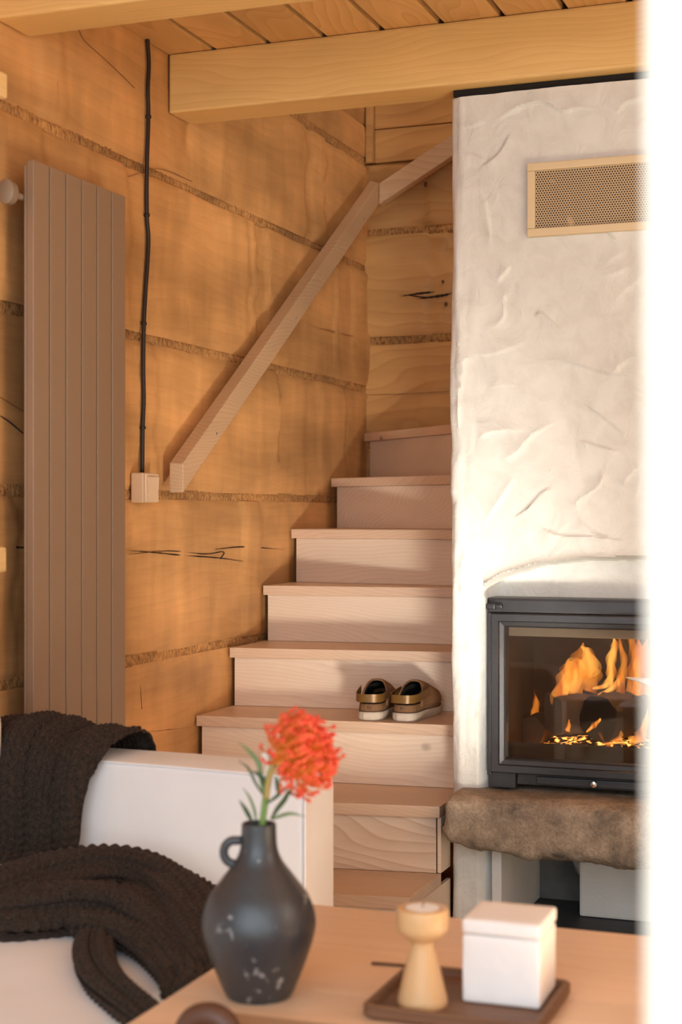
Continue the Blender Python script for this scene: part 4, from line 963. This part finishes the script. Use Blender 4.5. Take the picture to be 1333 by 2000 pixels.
T3Z = z1+rise*2
pL = on_z(733, 1410, T3Z); pR = on_z(786, 1412, T3Z)
make_shoe('slip_on_shoe', (pL.x-0.024, pL.y+0.016, T3Z+0.0003), math.radians(9), -1, 'left brown slip-on shoe with gold strap, its heel turned straight to view')
make_shoe('slip_on_shoe', (pR.x-0.005, pR.y+0.020, T3Z+0.0003), math.radians(-2), 1, 'right brown slip-on shoe with gold strap, nearest the white fireplace')

# ------------------------------------------------------------------ sofa
sofa = tag(empty('sofa', (0.47, 2.0, 0)), 'white upholstered sofa along the log wall, dark throw on its arm', 'sofa')
def padded(name, x0, x1, y0, y1, z0, z1, r, mat, seg=6, puff=0.0):
    bm = bmesh.new(); bx(bm, x0-0.47, x1-0.47, y0-2.0, y1-2.0, z0, z1)
    bmesh.ops.subdivide_edges(bm, edges=list(bm.edges), cuts=0)
    bmesh.ops.bevel(bm, geom=list(bm.edges), offset=r, segments=seg, profile=0.5, affect='EDGES')
    o = from_bm(name, bm, mat, sofa, True); return sharp(o, 1.0)
AY0, AY1, AX1, AZ = 2.93, 3.11, 0.93, 0.665
# arm: rounded front end
def arm():
    n = 14; pr = []
    zb = 0.10
    # outline in x-z: top front corner generously rounded
    out = [(0.03, zb), (AX1, zb)]
    rr_ = 0.045
    for k in range(10):
        a = (math.pi/2)*k/9; out.append((AX1-rr_+rr_*math.cos(a), AZ-0.004-rr_+rr_*math.sin(a)))
    out += [(0.6, AZ+0.002), (0.3, AZ+0.004), (0.03, AZ)]
    bm = bmesh.new(); a = [bm.verts.new((x-0.47, AY0-2.0, z)) for x, z in out]; b_ = [bm.verts.new((x-0.47, AY1-2.0, z)) for x, z in out]
    bm.faces.new(a); bm.faces.new(b_[::-1]); k = len(out)
    for i in range(k): bm.faces.new((a[i], b_[i], b_[(i+1) % k], a[(i+1) % k]))
    bmesh.ops.recalc_face_normals(bm, faces=bm.faces)
    ed = [e for e in bm.edges if abs(e.verts[0].co.y-e.verts[1].co.y) < 1e-5]
    bmesh.ops.bevel(bm, geom=ed, offset=0.014, segments=4, profile=0.5, affect='EDGES')
    o = from_bm('armrest', bm, M['sofa'], sofa, True); sharp(o, 0.9); return o, out
arm_o, arm_out = arm()
# piping along the front edge of the arm
v, f = tube(catmull([(x-0.47, AY0-2.0+0.003, z-0.003) for x, z in arm_out[1:]], 3), 0.0035, 8); mesh('piping', v, f, M['sofa'], arm_o, True)
padded('base', 0.05, 0.90, 0.95, AY0-0.001, 0.10, 0.26, 0.02, M['sofa'])
padded('seat_cushion', 0.24, 0.945, 0.98, AY0-0.003, 0.262, 0.405, 0.045, M['sofa'], 7)
padded('backrest', 0.03, 0.235, 0.95, AY0-0.003, 0.262, 0.80, 0.06, M['sofa'], 7)
padded('armrest', 0.03, AX1, 0.77, 0.945, 0.10, AZ, 0.03, M['sofa'])
for xx in (0.10, 0.86):
    for yy in (0.86, 3.02): 
        v, f = tube([(xx-0.47, yy-2.0, 0.0), (xx-0.47, yy-2.0, 0.101)], 0.02, 14); mesh('leg', v, f, M['tray'], sofa, True)

# ------------------------------------------------------------------ chunky knit throw
def knit_h(a, b, w=0.027, st_=0.021, amp=0.0125):
    """a along the wales, b across; V-shaped stitches in rounded columns"""
    c = (b/w) % 1.0*2-1; col = np.floor(b/w)
    body = np.sqrt(np.clip(1-c**2, 0, 1))
    ph = a/st_+0.55*np.abs(c)+0.37*(col % 2)
    s = np.abs(np.sin(np.pi*ph))
    cen = 1-0.6*np.exp(-(c/0.16)**2)
    return amp*(body*(0.35+0.65*s)*cen)
TV, TF = [], []
def add_grid(P, H, N_):
    nu, nv = H.shape; base = len(TV); Q = P+N_*H[..., None]
    TV.extend(Q.reshape(-1, 3).tolist()); TF.extend([tuple(i+base for i in q) for q in grid_faces(nu, nv)])
def normals(P):
    du = np.gradient(P, axis=0); dv = np.gradient(P, axis=1); n = np.cross(du, dv); return n/(np.linalg.norm(n, axis=-1, keepdims=True)+1e-9)
# drape over the arm: profile (y, z) from behind, over the top, down the front to the seat
pr = catmull([(0, AY1+0.045, 0.40), (0, AY1+0.035, 0.52), (0, AY1+0.024, 0.63), (0, AY1-0.01, 0.690), (0, (AY0+AY1)/2, 0.700), (0, AY0+0.01, 0.686), (0, AY0-0.026, 0.63), (0, AY0-0.034, 0.55), (0, AY0-0.045, 0.47), (0, AY0-0.09, 0.435)], 40)
pr = np.array([(p.y, p.z) for p in pr]); ds = np.concatenate([[0], np.cumsum(np.hypot(*np.diff(pr, axis=0).T))])
na = int(ds[-1]/0.0034); al = np.linspace(0, ds[-1], na); py = np.interp(al, ds, pr[:, 0]); pz = np.interp(al, ds, pr[:, 1])
nb = 200; bb = np.linspace(0, 1, nb)
A_, B_ = np.meshgrid(al, bb, indexing='ij')
edge = 0.478-0.055*np.clip((A_-0.42)/0.25, 0, 1)+0.006*np.sin(A_*30)
X = 0.06+(edge-0.06)*B_
tan = np.stack([np.gradient(py), np.gradient(pz)], -1); tan /= np.linalg.norm(tan, axis=-1, keepdims=True); nrm = np.stack([tan[:, 1], -tan[:, 0]], -1)
nrm = np.where((nrm[:, 1:2]*0+np.sign(nrm[len(nrm)//2, 1])) > 0, nrm, -nrm)
fold = 0.016*np.abs(np.sin(np.pi*(X-0.06)/0.078+0.5*np.sin(A_*5)))**0.7+0.006*np.sin(X*40+A_*8)
fold = fold*np.clip(0.45+(A_-0.1)*2, 0.45, 1)*np.clip((edge-X)/0.03+0.2, 0.2, 1)
roll = 0.012*np.exp(-((edge-X)/0.015)**2)
OF = fold+0.004
P3 = np.stack([X, py[:, None]+nrm[:, 0:1]*OF, pz[:, None]+nrm[:, 1:2]*OF], -1)
P3[..., 2] += 0.022*np.exp(-((X-0.24)/0.09)**2)*np.clip((P3[..., 2]-0.6)/0.1, 0, 1)
Nn = normals(P3); 
if Nn[na//2, nb//2, 2] < 0: Nn = -Nn
add_grid(P3, knit_h(A_, X+0.5*OF), Nn)
# gathered folds lying on the seat: swept knit rolls
SEAT = 0.405
def roll_knit(pix, rads, flat, seed, lift=0.0, twist=0.0):
    P = [on_z(u, v, SEAT+rd*flat+lift+dz) for (u, v, dz), rd in zip(pix, rads)]
    Q = catmull(P, 26); n = len(Q); rr_ = np.interp(np.linspace(0, 1, n), np.linspace(0, 1, len(rads)), rads)
    Qa = np.array([tuple(q) for q in Q]); s = np.concatenate([[0], np.cumsum(np.linalg.norm(np.diff(Qa, axis=0), axis=1))])
    m = int(s[-1]/0.0036); sl = np.linspace(0, s[-1], m); C_ = np.stack([np.interp(sl, s, Qa[:, k]) for k in range(3)], -1); rr_ = np.interp(sl, s, rr_)
    endt = np.clip(np.minimum(sl, s[-1]-sl)/(0.5*rr_+1e-6), 0.0, 1); rr_ = rr_*np.sqrt(np.clip(1-(1-endt)**2, 0.0004, 1))
    T = np.gradient(C_, axis=0); T /= np.linalg.norm(T, axis=1, keepdims=True)
    sidev = np.cross(T, np.array([0, 0, 1.0])); sidev /= np.linalg.norm(sidev, axis=1, keepdims=True); upv = np.cross(sidev, T)
    nt_ = 88; th = np.linspace(0, 2*np.pi, nt_); SL, TH_ = np.meshgrid(sl, th, indexing='ij')
    lob = 1+0.16*np.cos(3*TH_+seed+SL*7*twist)+0.09*np.cos(5*TH_+2*seed-SL*9*twist)
    rad = rr_[:, None]*lob
    P3 = C_[:, None, :]+sidev[:, None, :]*(np.cos(TH_)*rad)[..., None]+upv[:, None, :]*(np.sin(TH_)*rad*flat)[..., None]
    Nn = normals(P3); cdir = P3-C_[:, None, :]
    sg = np.sign((Nn*cdir).sum(-1).mean()); Nn = Nn*sg
    circ = TH_*np.mean(rads)
    h = knit_h(SL, circ)*np.clip(rr_/0.02, 0, 1)[:, None]
    P3b = P3+Nn*h[..., None]; P3b[..., 2] = np.maximum(P3b[..., 2], SEAT+0.0005)
    add_grid(P3b, h*0, Nn)
roll_knit([(-60, 1770, 0.02), (60, 1725, 0.03), (190, 1702, 0.035), (290, 1712, 0.03), (370, 1760, 0.01), (425, 1830, 0), (440, 1900, 0)], [.055, .06, .06, .055, .055, .05, .04], 0.62, 0.3, twist=0.6)
roll_knit([(-60, 1790, 0), (60, 1772, 0.01), (170, 1760, 0.02), (270, 1780, 0.012), (345, 1840, 0), (400, 1905, 0)], [.06, .06, .055, .055, .05, .045], 0.55, 1.7, twist=0.8)
roll_knit([(-60, 1800, 0), (20, 1808, 0), (100, 1803, 0), (180, 1790, 0.006), (250, 1815, 0), (300, 1850, 0)], [.035, .036, .034, .036, .035, .025], 0.6, 2.9, twist=0.5)
roll_knit([(150, 1800, 0.006), (240, 1815, 0.004), (310, 1850, 0), (352, 1890, 0), (372, 1925, 0), (350, 1950, 0)], [.035, .042, .042, .038, .036, .028], 0.55, 4.1, twist=0.7)
roll_knit([(235, 1808, 0.006), (195, 1832, 0.0), (186, 1872, 0), (205, 1915, 0), (242, 1950, 0), (285, 1985, 0), (310, 2010, 0)], [.024, .026, .027, .027, .026, .025, .018], 0.6, 5.2, twist=0.4)
roll_knit([(215, 1700, 0.03), (300, 1735, 0.03), (360, 1790, 0.02), (400, 1850, 0.01), (420, 1900, 0)], [.03, .04, .042, .04, .03], 0.6, 6.6, twist=0.9)
th_o = mesh('knitted_throw', np.array(TV)-np.array((0.35, 2.9, SEAT)), TF, M['knit'], None, True, (0.35, 2.9, SEAT))
tag(th_o, 'chunky black brown knitted throw draped over the sofa arm and gathered on the seat', 'blanket')

# ------------------------------------------------------------------ coffee table
TZ = 0.48
tb = tag(empty('coffee_table', (1.4, 2.1, 0)), 'pale orange wooden coffee table in the foreground carrying vase and tray', 'table')
for k in range(5):
    y0 = 1.45+k*0.2385; box('top_plank', 1.06-1.4, 1.78-1.4, y0-2.1, y0+0.2382-2.1, TZ-0.035, TZ, M['table'], tb, 0.0015)
for xx in (1.11, 1.73):
    for yy in (1.51, 2.58): box('leg', xx-0.03-1.4, xx+0.03-1.4, yy-0.03-2.1, yy+0.03-2.1, 0.0, TZ-0.0355, M['table'], tb, 0.004)

# ------------------------------------------------------------------ vase
vb = on_z(506, 1944, TZ); k_ = 2.29/3000
va = tag(empty('vase', (vb.x, vb.y, TZ)), 'matte black ceramic vase with a small ring handle holding the orange flower', 'vase')
profpx = [(0.1, 0), (56, 0), (63, 3), (70, 14), (84, 48), (98, 86), (108, 120), (112, 146), (109, 172), (98, 202), (82, 226), (64, 250), (49, 270), (40, 288), (36, 305), (34.5, 325), (34, 345), (33.5, 349), (31, 351), (28, 349), (27, 330), (27, 300), (30, 280)]
cz = catmull([(a, 0, b_) for a, b_ in profpx], 4)
v, f = lathe([(max(0.0001, p.x*k_), max(0.0003, p.z*k_*0.965)) for p in cz], 72)
sharp(mesh('body', v, f, M['vase'], va, True), 0.9)
rt = Vector((CY, SY, 0)); hc = rt*(-(48)*k_*1.0)+Vector((0, 0, 281*k_))
ring = [hc+rt*(-0.0+math.cos(a)*21*k_)+Vector((0, 0, math.sin(a)*23*k_)) for a in np.linspace(0.35*math.pi, 1.65*math.pi, 26)]
ring = [hc+Vector((0, 0, 23*k_))+rt*(13*k_)]+ring[2:-2]+[hc-Vector((0, 0, 20*k_))+rt*(15*k_)]
v, f = tube(catmull(ring, 3), 8.8*k_, 14, up=tuple(rt.cross(Vector((0, 0, 1))))); mesh('ring_handle', v, f, M['vase'], va, True)

# ------------------------------------------------------------------ flower (pincushion protea)
fy = vb.y+0.0
fl_o = Vector((vb.x, vb.y, TZ+0.255))
def fp_(u, v, dy=0.0): return on_y(u, v, vb.y+dy)-fl_o
fw_ = tag(empty('flower', fl_o), 'orange pincushion flower with narrow green leaves standing in the black vase', 'flower')
stem_pts = [fp_(512, 1640), fp_(514, 1600), fp_(520, 1555), fp_(527, 1515), fp_(538, 1490), fp_(560, 1478)]
v, f = tube(catmull(stem_pts, 6), [0.0052]*25+[0.0058]*6, 10); mesh('stem', v, f, M['stem'], fw_, True)
v, f = tube(catmull([fp_(521, 1560, -0.004), fp_(524, 1530, -0.004), fp_(531, 1505, -0.003), fp_(536, 1488, -0.002)], 5), [0.0045]*16, 10); mesh('stem_sleeve', v, f, M['stem_red'], fw_, True)
v, f = tube(catmull([fp_(524, 1520, 0.002), fp_(524, 1495, 0.003), fp_(521, 1478, 0.003), fp_(519, 1466, 0.003)], 4), [0.004, 0.004, 0.004, 0.004, .004, .005, .006, .006, .006, .0065, .0065, .006, .0045], 10); mesh('bud', v, f, M['bud'], fw_, True)
# head
ctr = fp_(566, 1482); axis = (rt*0.80+Vector((0, 0, 0.45))+Vector((-0.348, 0.937, 0))*(-0.42)).normalized()
# receptacle
bm = bmesh.new(); bmesh.ops.create_icosphere(bm, subdivisions=3, radius=1)
e1 = axis.cross(Vector((0, 0, 1))).normalized(); e2 = axis.cross(e1)
hd = ctr+axis*0.016
for q in bm.verts:
    p = q.co.copy(); kk = 1+0.12*mnoise.noise(p*5); q.co = hd+axis*(p.z*0.024*kk)+e1*(p.x*0.022*kk)+e2*(p.y*0.022*kk)
head = from_bm('flower_head', bm, M['bloomcore'], fw_, True)
sv, sf, sa = [], [], []
rs = np.random.default_rng(12)
def style(p, d0, up_, L_, curl, rad):
    """one curved style: out along d0, hooked towards up_"""
    pts = []
    for i in range(9):
        t = i/8; ang = curl*t**1.5
        pts.append(p+ (d0*math.sin(ang)/max(curl, 1e-3) if False else Vector((0, 0, 0))))
    pos = p.copy(); pts = [pos.copy()]; d = d0.copy()
    for i in range(9):
        t = (i+1)/9; d = (d0*math.cos(curl*t*t)+up_*math.sin(curl*t*t)).normalized(); pos = pos+d*(L_/9); pts.append(pos.copy())
    pts.append(pos+d*0.002)
    R = [rad*0.8]*8+[rad*1.1, rad*1.9, rad*0.8]
    b0 = len(sv); v, f = tube(pts, R, 6, base=b0); sv.extend(v); sf.extend(f); sa.extend([i/10 for i in range(11) for _ in range(6)])
N_ST = 250
for i in range(N_ST):
    cz_ = 1-1.72*(i+0.5)/N_ST; ph = i*2.39996; s_ = math.sqrt(1-cz_*cz_)
    d0 = (axis*cz_+e1*(s_*math.cos(ph))+e2*(s_*math.sin(ph))).normalized()
    d0 = (d0+Vector(rs.normal(0, 0.07, 3))).normalized()
    upd = axis-d0*axis.dot(d0)
    if upd.length < 0.05: upd = e1
    upd.normalize()
    outer = cz_ < 0.45
    if cz_ > 0.55: Ls = rs.uniform(0.028, 0.040); cu_ = rs.uniform(-0.6, 0.9)
    else: Ls = rs.uniform(0.044, 0.060); cu_ = rs.uniform(1.2, 2.3)
    style(hd+d0*0.018, d0, upd, Ls, cu_, 0.0018)
so = mesh('styles', sv, sf, M['petal'], head, True); so['kind'] = 'stuff'
at = so.data.attributes.new('along', 'FLOAT', 'POINT'); at.data.foreach_set('value', sa)
# short yellow-orange florets at the near underside
sv2, sf2 = [], []
fv, ff_, fa = [], [], []
for i in range(130):
    z_ = -0.95+1.3*(i+0.5)/130; ph = i*2.39996; s_ = math.sqrt(max(0, 1-z_*z_)); d0 = (axis*z_+e1*(s_*math.cos(ph))+e2*(s_*math.sin(ph))).normalized()
    p = hd+d0*0.019; c_ = p+d0*0.014+Vector(rs.normal(0, 0.004, 3)); v, f = tube([p, (p+c_)/2+Vector(rs.normal(0, 0.002, 3)), c_], [0.002, 0.0034, 0.0022], 6, base=len(fv)); fv.extend(v); ff_.extend(f); fa.extend([0.02]*6+[0.1]*6+[0.3]*6)
fo_ = mesh('florets', fv, ff_, M['petal'], head, True); fo_['kind'] = 'stuff'
at = fo_.data.attributes.new('along', 'FLOAT', 'POINT'); at.data.foreach_set('value', fa)
# narrow leaves
def leaf(pts, w, mat, dy0=0, dy1=0):
    P = [fp_(u, v, dy0+(dy1-dy0)*i/(len(pts)-1)) for i, (u, v) in enumerate(pts)]
    Q = catmull(P, 6); n = len(Q); ww = [max(0.0006, w*math.sin(math.pi*min(0.97, 0.12+0.88*i/(n-1)))**0.8) for i in range(n)]
    v, f = tube(Q, ww, 8, flat=0.28, up=(0.35, -0.93, 0.1)); mesh('leaf', v, f, mat, fw_, True)
for pts, w, mt, d0, d1 in (
    ([(516, 1560), (510, 1520), (505, 1490), (485, 1465), (466, 1450)], 0.0035, 'leaf_pale', 0, 0.01), ([(516, 1555), (500, 1530), (485, 1500), (466, 1486)], 0.0022, 'leaf', 0, -0.01),
    ([(517, 1535), (514, 1522), (505, 1512), (492, 1506)], 0.004, 'leaf', 0, -0.01), ([(500, 1602), (498, 1585), (488, 1558), (474, 1538)], 0.0024, 'leaf_pale', 0.004, 0.012),
    ([(492, 1604), (486, 1592), (478, 1578), (467, 1562)], 0.0036, 'leaf', -0.004, -0.015), ([(530, 1600), (542, 1580), (556, 1562), (566, 1545), (580, 1534)], 0.0038, 'leaf', -0.004, -0.012),
    ([(521, 1570), (540, 1556), (552, 1545), (570, 1535)], 0.003, 'leaf', -0.004, 0.01), ([(546, 1553), (543, 1535), (538, 1515)], 0.0042, 'leaf', -0.002, 0.0),
    ([(560, 1546), (575, 1552), (596, 1556)], 0.0022, 'leaf', -0.006, -0.012), ([(533, 1600), (550, 1593), (570, 1589), (597, 1595)], 0.0028, 'leaf_pale', -0.006, -0.02), ([(545, 1523), (562, 1521), (575, 1520)], 0.0022, 'leaf', 0, 0.01)):
    leaf(pts, w, M[mt], d0, d1)

# ------------------------------------------------------------------ tray and what stands on it
ty0, ty1, tx0, tx1 = 2.062, 2.285, 1.362, 1.622
tr = tag(empty('tray', ((tx0+tx1)/2, (ty0+ty1)/2, TZ)), 'dark walnut serving tray under the candle holder and white box', 'tray')
hx, hy = (tx1-tx0)/2, (ty1-ty0)/2
def rounded(hx, hy, r, n=6):
    o = []
    for cx, cy, a0 in ((hx-r, hy-r, 0), (-hx+r, hy-r, 90), (-hx+r, -hy+r, 180), (hx-r, -hy+r, 270)):
        for k in range(n+1):
            a = math.radians(a0+90*k/n); o.append((cx+r*math.cos(a), cy+r*math.sin(a)))
    return o
lv = [(hx-0.006, hy-0.006, 0.014, 0.0005), (hx, hy, 0.018, 0.006), (hx, hy, 0.018, 0.019), (hx-0.002, hy-0.002, 0.017, 0.021), (hx-0.010, hy-0.010, 0.012, 0.021), (hx-0.012, hy-0.012, 0.010, 0.019), (hx-0.015, hy-0.015, 0.010, 0.011)]
vs, fs = [], []
for a, b_, r_, z in lv: vs += [(x, y, z) for x, y in rounded(a, b_, r_)]
n = len(rounded(hx, hy, 0.01))
for i in range(len(lv)-1):
    for k in range(n): fs.append((i*n+k, i*n+(k+1) % n, (i+1)*n+(k+1) % n, (i+1)*n+k))
fs.append(tuple(range(n))[::-1]); fs.append(tuple(range((len(lv)-1)*n, len(lv)*n)))
sharp(mesh('board', vs, fs, M['tray'], tr, True), 0.6)
TT = TZ+0.0115
cp = on_z(826, 1962, TT)
ch = tag(empty('candle_holder', (cp.x, cp.y, TT)), 'turned pale wood candle holder, waisted, left of the white box', 'candle holder')
pr_ = [(0.0001, 0), (0.0345, 0), (0.0362, 0.003), (0.0358, 0.010), (0.031, 0.030), (0.0245, 0.058), (0.0185, 0.080), (0.0165, 0.088), (0.018, 0.0925), (0.030, 0.101), (0.0365, 0.108), (0.0378, 0.114), (0.0378, 0.136), (0.0365, 0.1395), (0.0335, 0.1405), (0.0272, 0.1405), (0.0262, 0.139), (0.0262, 0.1225), (0.0001, 0.1225)]
v, f = lathe(pr_, 56); sharp(mesh('turned_body', v, f, M['turned'], ch, True), 0.6)
tl = tag(empty('tealight', (cp.x, cp.y, TT+0.1228)), 'small white tealight set in the wooden candle holder', 'candle')
v, f = lathe([(0.0001, 0), (0.0243, 0), (0.0251, 0.001), (0.0257, 0.018), (0.0250, 0.0182), (0.0244, 0.016)], 36); mesh('cup', v, f, M['alu'], tl, True)
v, f = lathe([(0.0249, 0.0180), (0.022, 0.0187), (0.010, 0.0185), (0.003, 0.0178), (0.0001, 0.0175)], 36); mesh('wax', v, f, M['candle'], tl, True)
v, f = tube([(0, 0, 0.0172), (0.0005, 0, 0.0225), (0.002, 0, 0.026)], 0.0008, 6); mesh('wick', v, f, M['cable'], tl, True)
b0 = on_z(901, 1957, TT); b1 = on_z(1056, 1974, TT); bcx, bcy = (b0.x+b1.x)/2, (b0.y+b1.y)/2
bw = (Vector((b1.x-b0.x, b1.y-b0.y))).length; ba = math.atan2(b1.y-b0.y, b1.x-b0.x)
wb = tag(empty('lidded_box', (bcx-math.sin(ba)*bw/2, bcy+math.cos(ba)*bw/2, TT), ba), 'white square plaster box with a lid on the walnut tray', 'box')
h_ = bw/2
def chipped(name, x0, x1, y0, y1, z0, z1, bev, seed):
    bm = bmesh.new(); bx(bm, x0, x1, y0, y1, z0, z1); bmesh.ops.bevel(bm, geom=list(bm.edges), offset=bev, segments=3, profile=0.5, affect='EDGES')
    bmesh.ops.subdivide_edges(bm, edges=[e for e in bm.edges if e.calc_length() > 0.02], cuts=5, use_grid_fill=True)
    for q in bm.verts: q.co += Vector((mnoise.noise(q.co*30+Vector((seed, 0, 0))), mnoise.noise(q.co*30+Vector((0, seed, 0))), 0))*0.0008
    return from_bm(name, bm, M['boxwhite'], wb, True)
sharp(chipped('box_body', -h_+0.001, h_-0.001, -h_+0.001, h_-0.001, 0.0003, 0.098, 0.004, 1), 0.9)
sharp(chipped('lid', -h_, h_, -h_, h_, 0.0992, 0.121, 0.005, 5), 0.9)
sp0 = on_z(727, 1881, TZ+0.003); sp1 = on_z(795, 1886, TZ+0.003)
v, f = tube([sp0-sp0, sp1-sp0], 0.0028, 8); tag(mesh('wooden_stick', v, f, M['tray'], None, True, sp0), 'thin dark stick lying on the table behind the candle holder', 'stick')
# serving board with a leather loop at the very bottom edge
bo = on_z(455, 1976, TZ+0.012); b2 = on_z(680, 2003, TZ+0.012)
sb_ = tag(empty('serving_board', (bo.x, bo.y-0.1, TZ), math.atan2(b2.y-bo.y, b2.x-bo.x)), 'tan serving board with brown leather loop at the bottom picture edge', 'board')
box('board', 0.0, 0.30, -0.09, 0.10, 0.0005, 0.012, M['board'], sb_, 0.004)
rot = Matrix.Rotation(-math.atan2(b2.y-bo.y, b2.x-bo.x), 3, 'Z')
lc = on_z(405, 2004, TZ+0.012)
loop = []
for k in range(17):
    a = math.pi*k/16; u = 405-42*math.cos(a); v_ = 2022-40*math.sin(a)
    p = on_y(u, v_, lc.y-0.03+0.0*k); loop.append(rot @ (p-Vector((bo.x, bo.y-0.1, TZ))))
v, f = tube(loop, 0.0175, 12, flat=1.0); mesh('leather_loop', v, f, M['leather'], sb_, True)
for q in ('flame', 'flame_hot', 'ember'): M[q].cycles.emission_sampling = 'NONE'
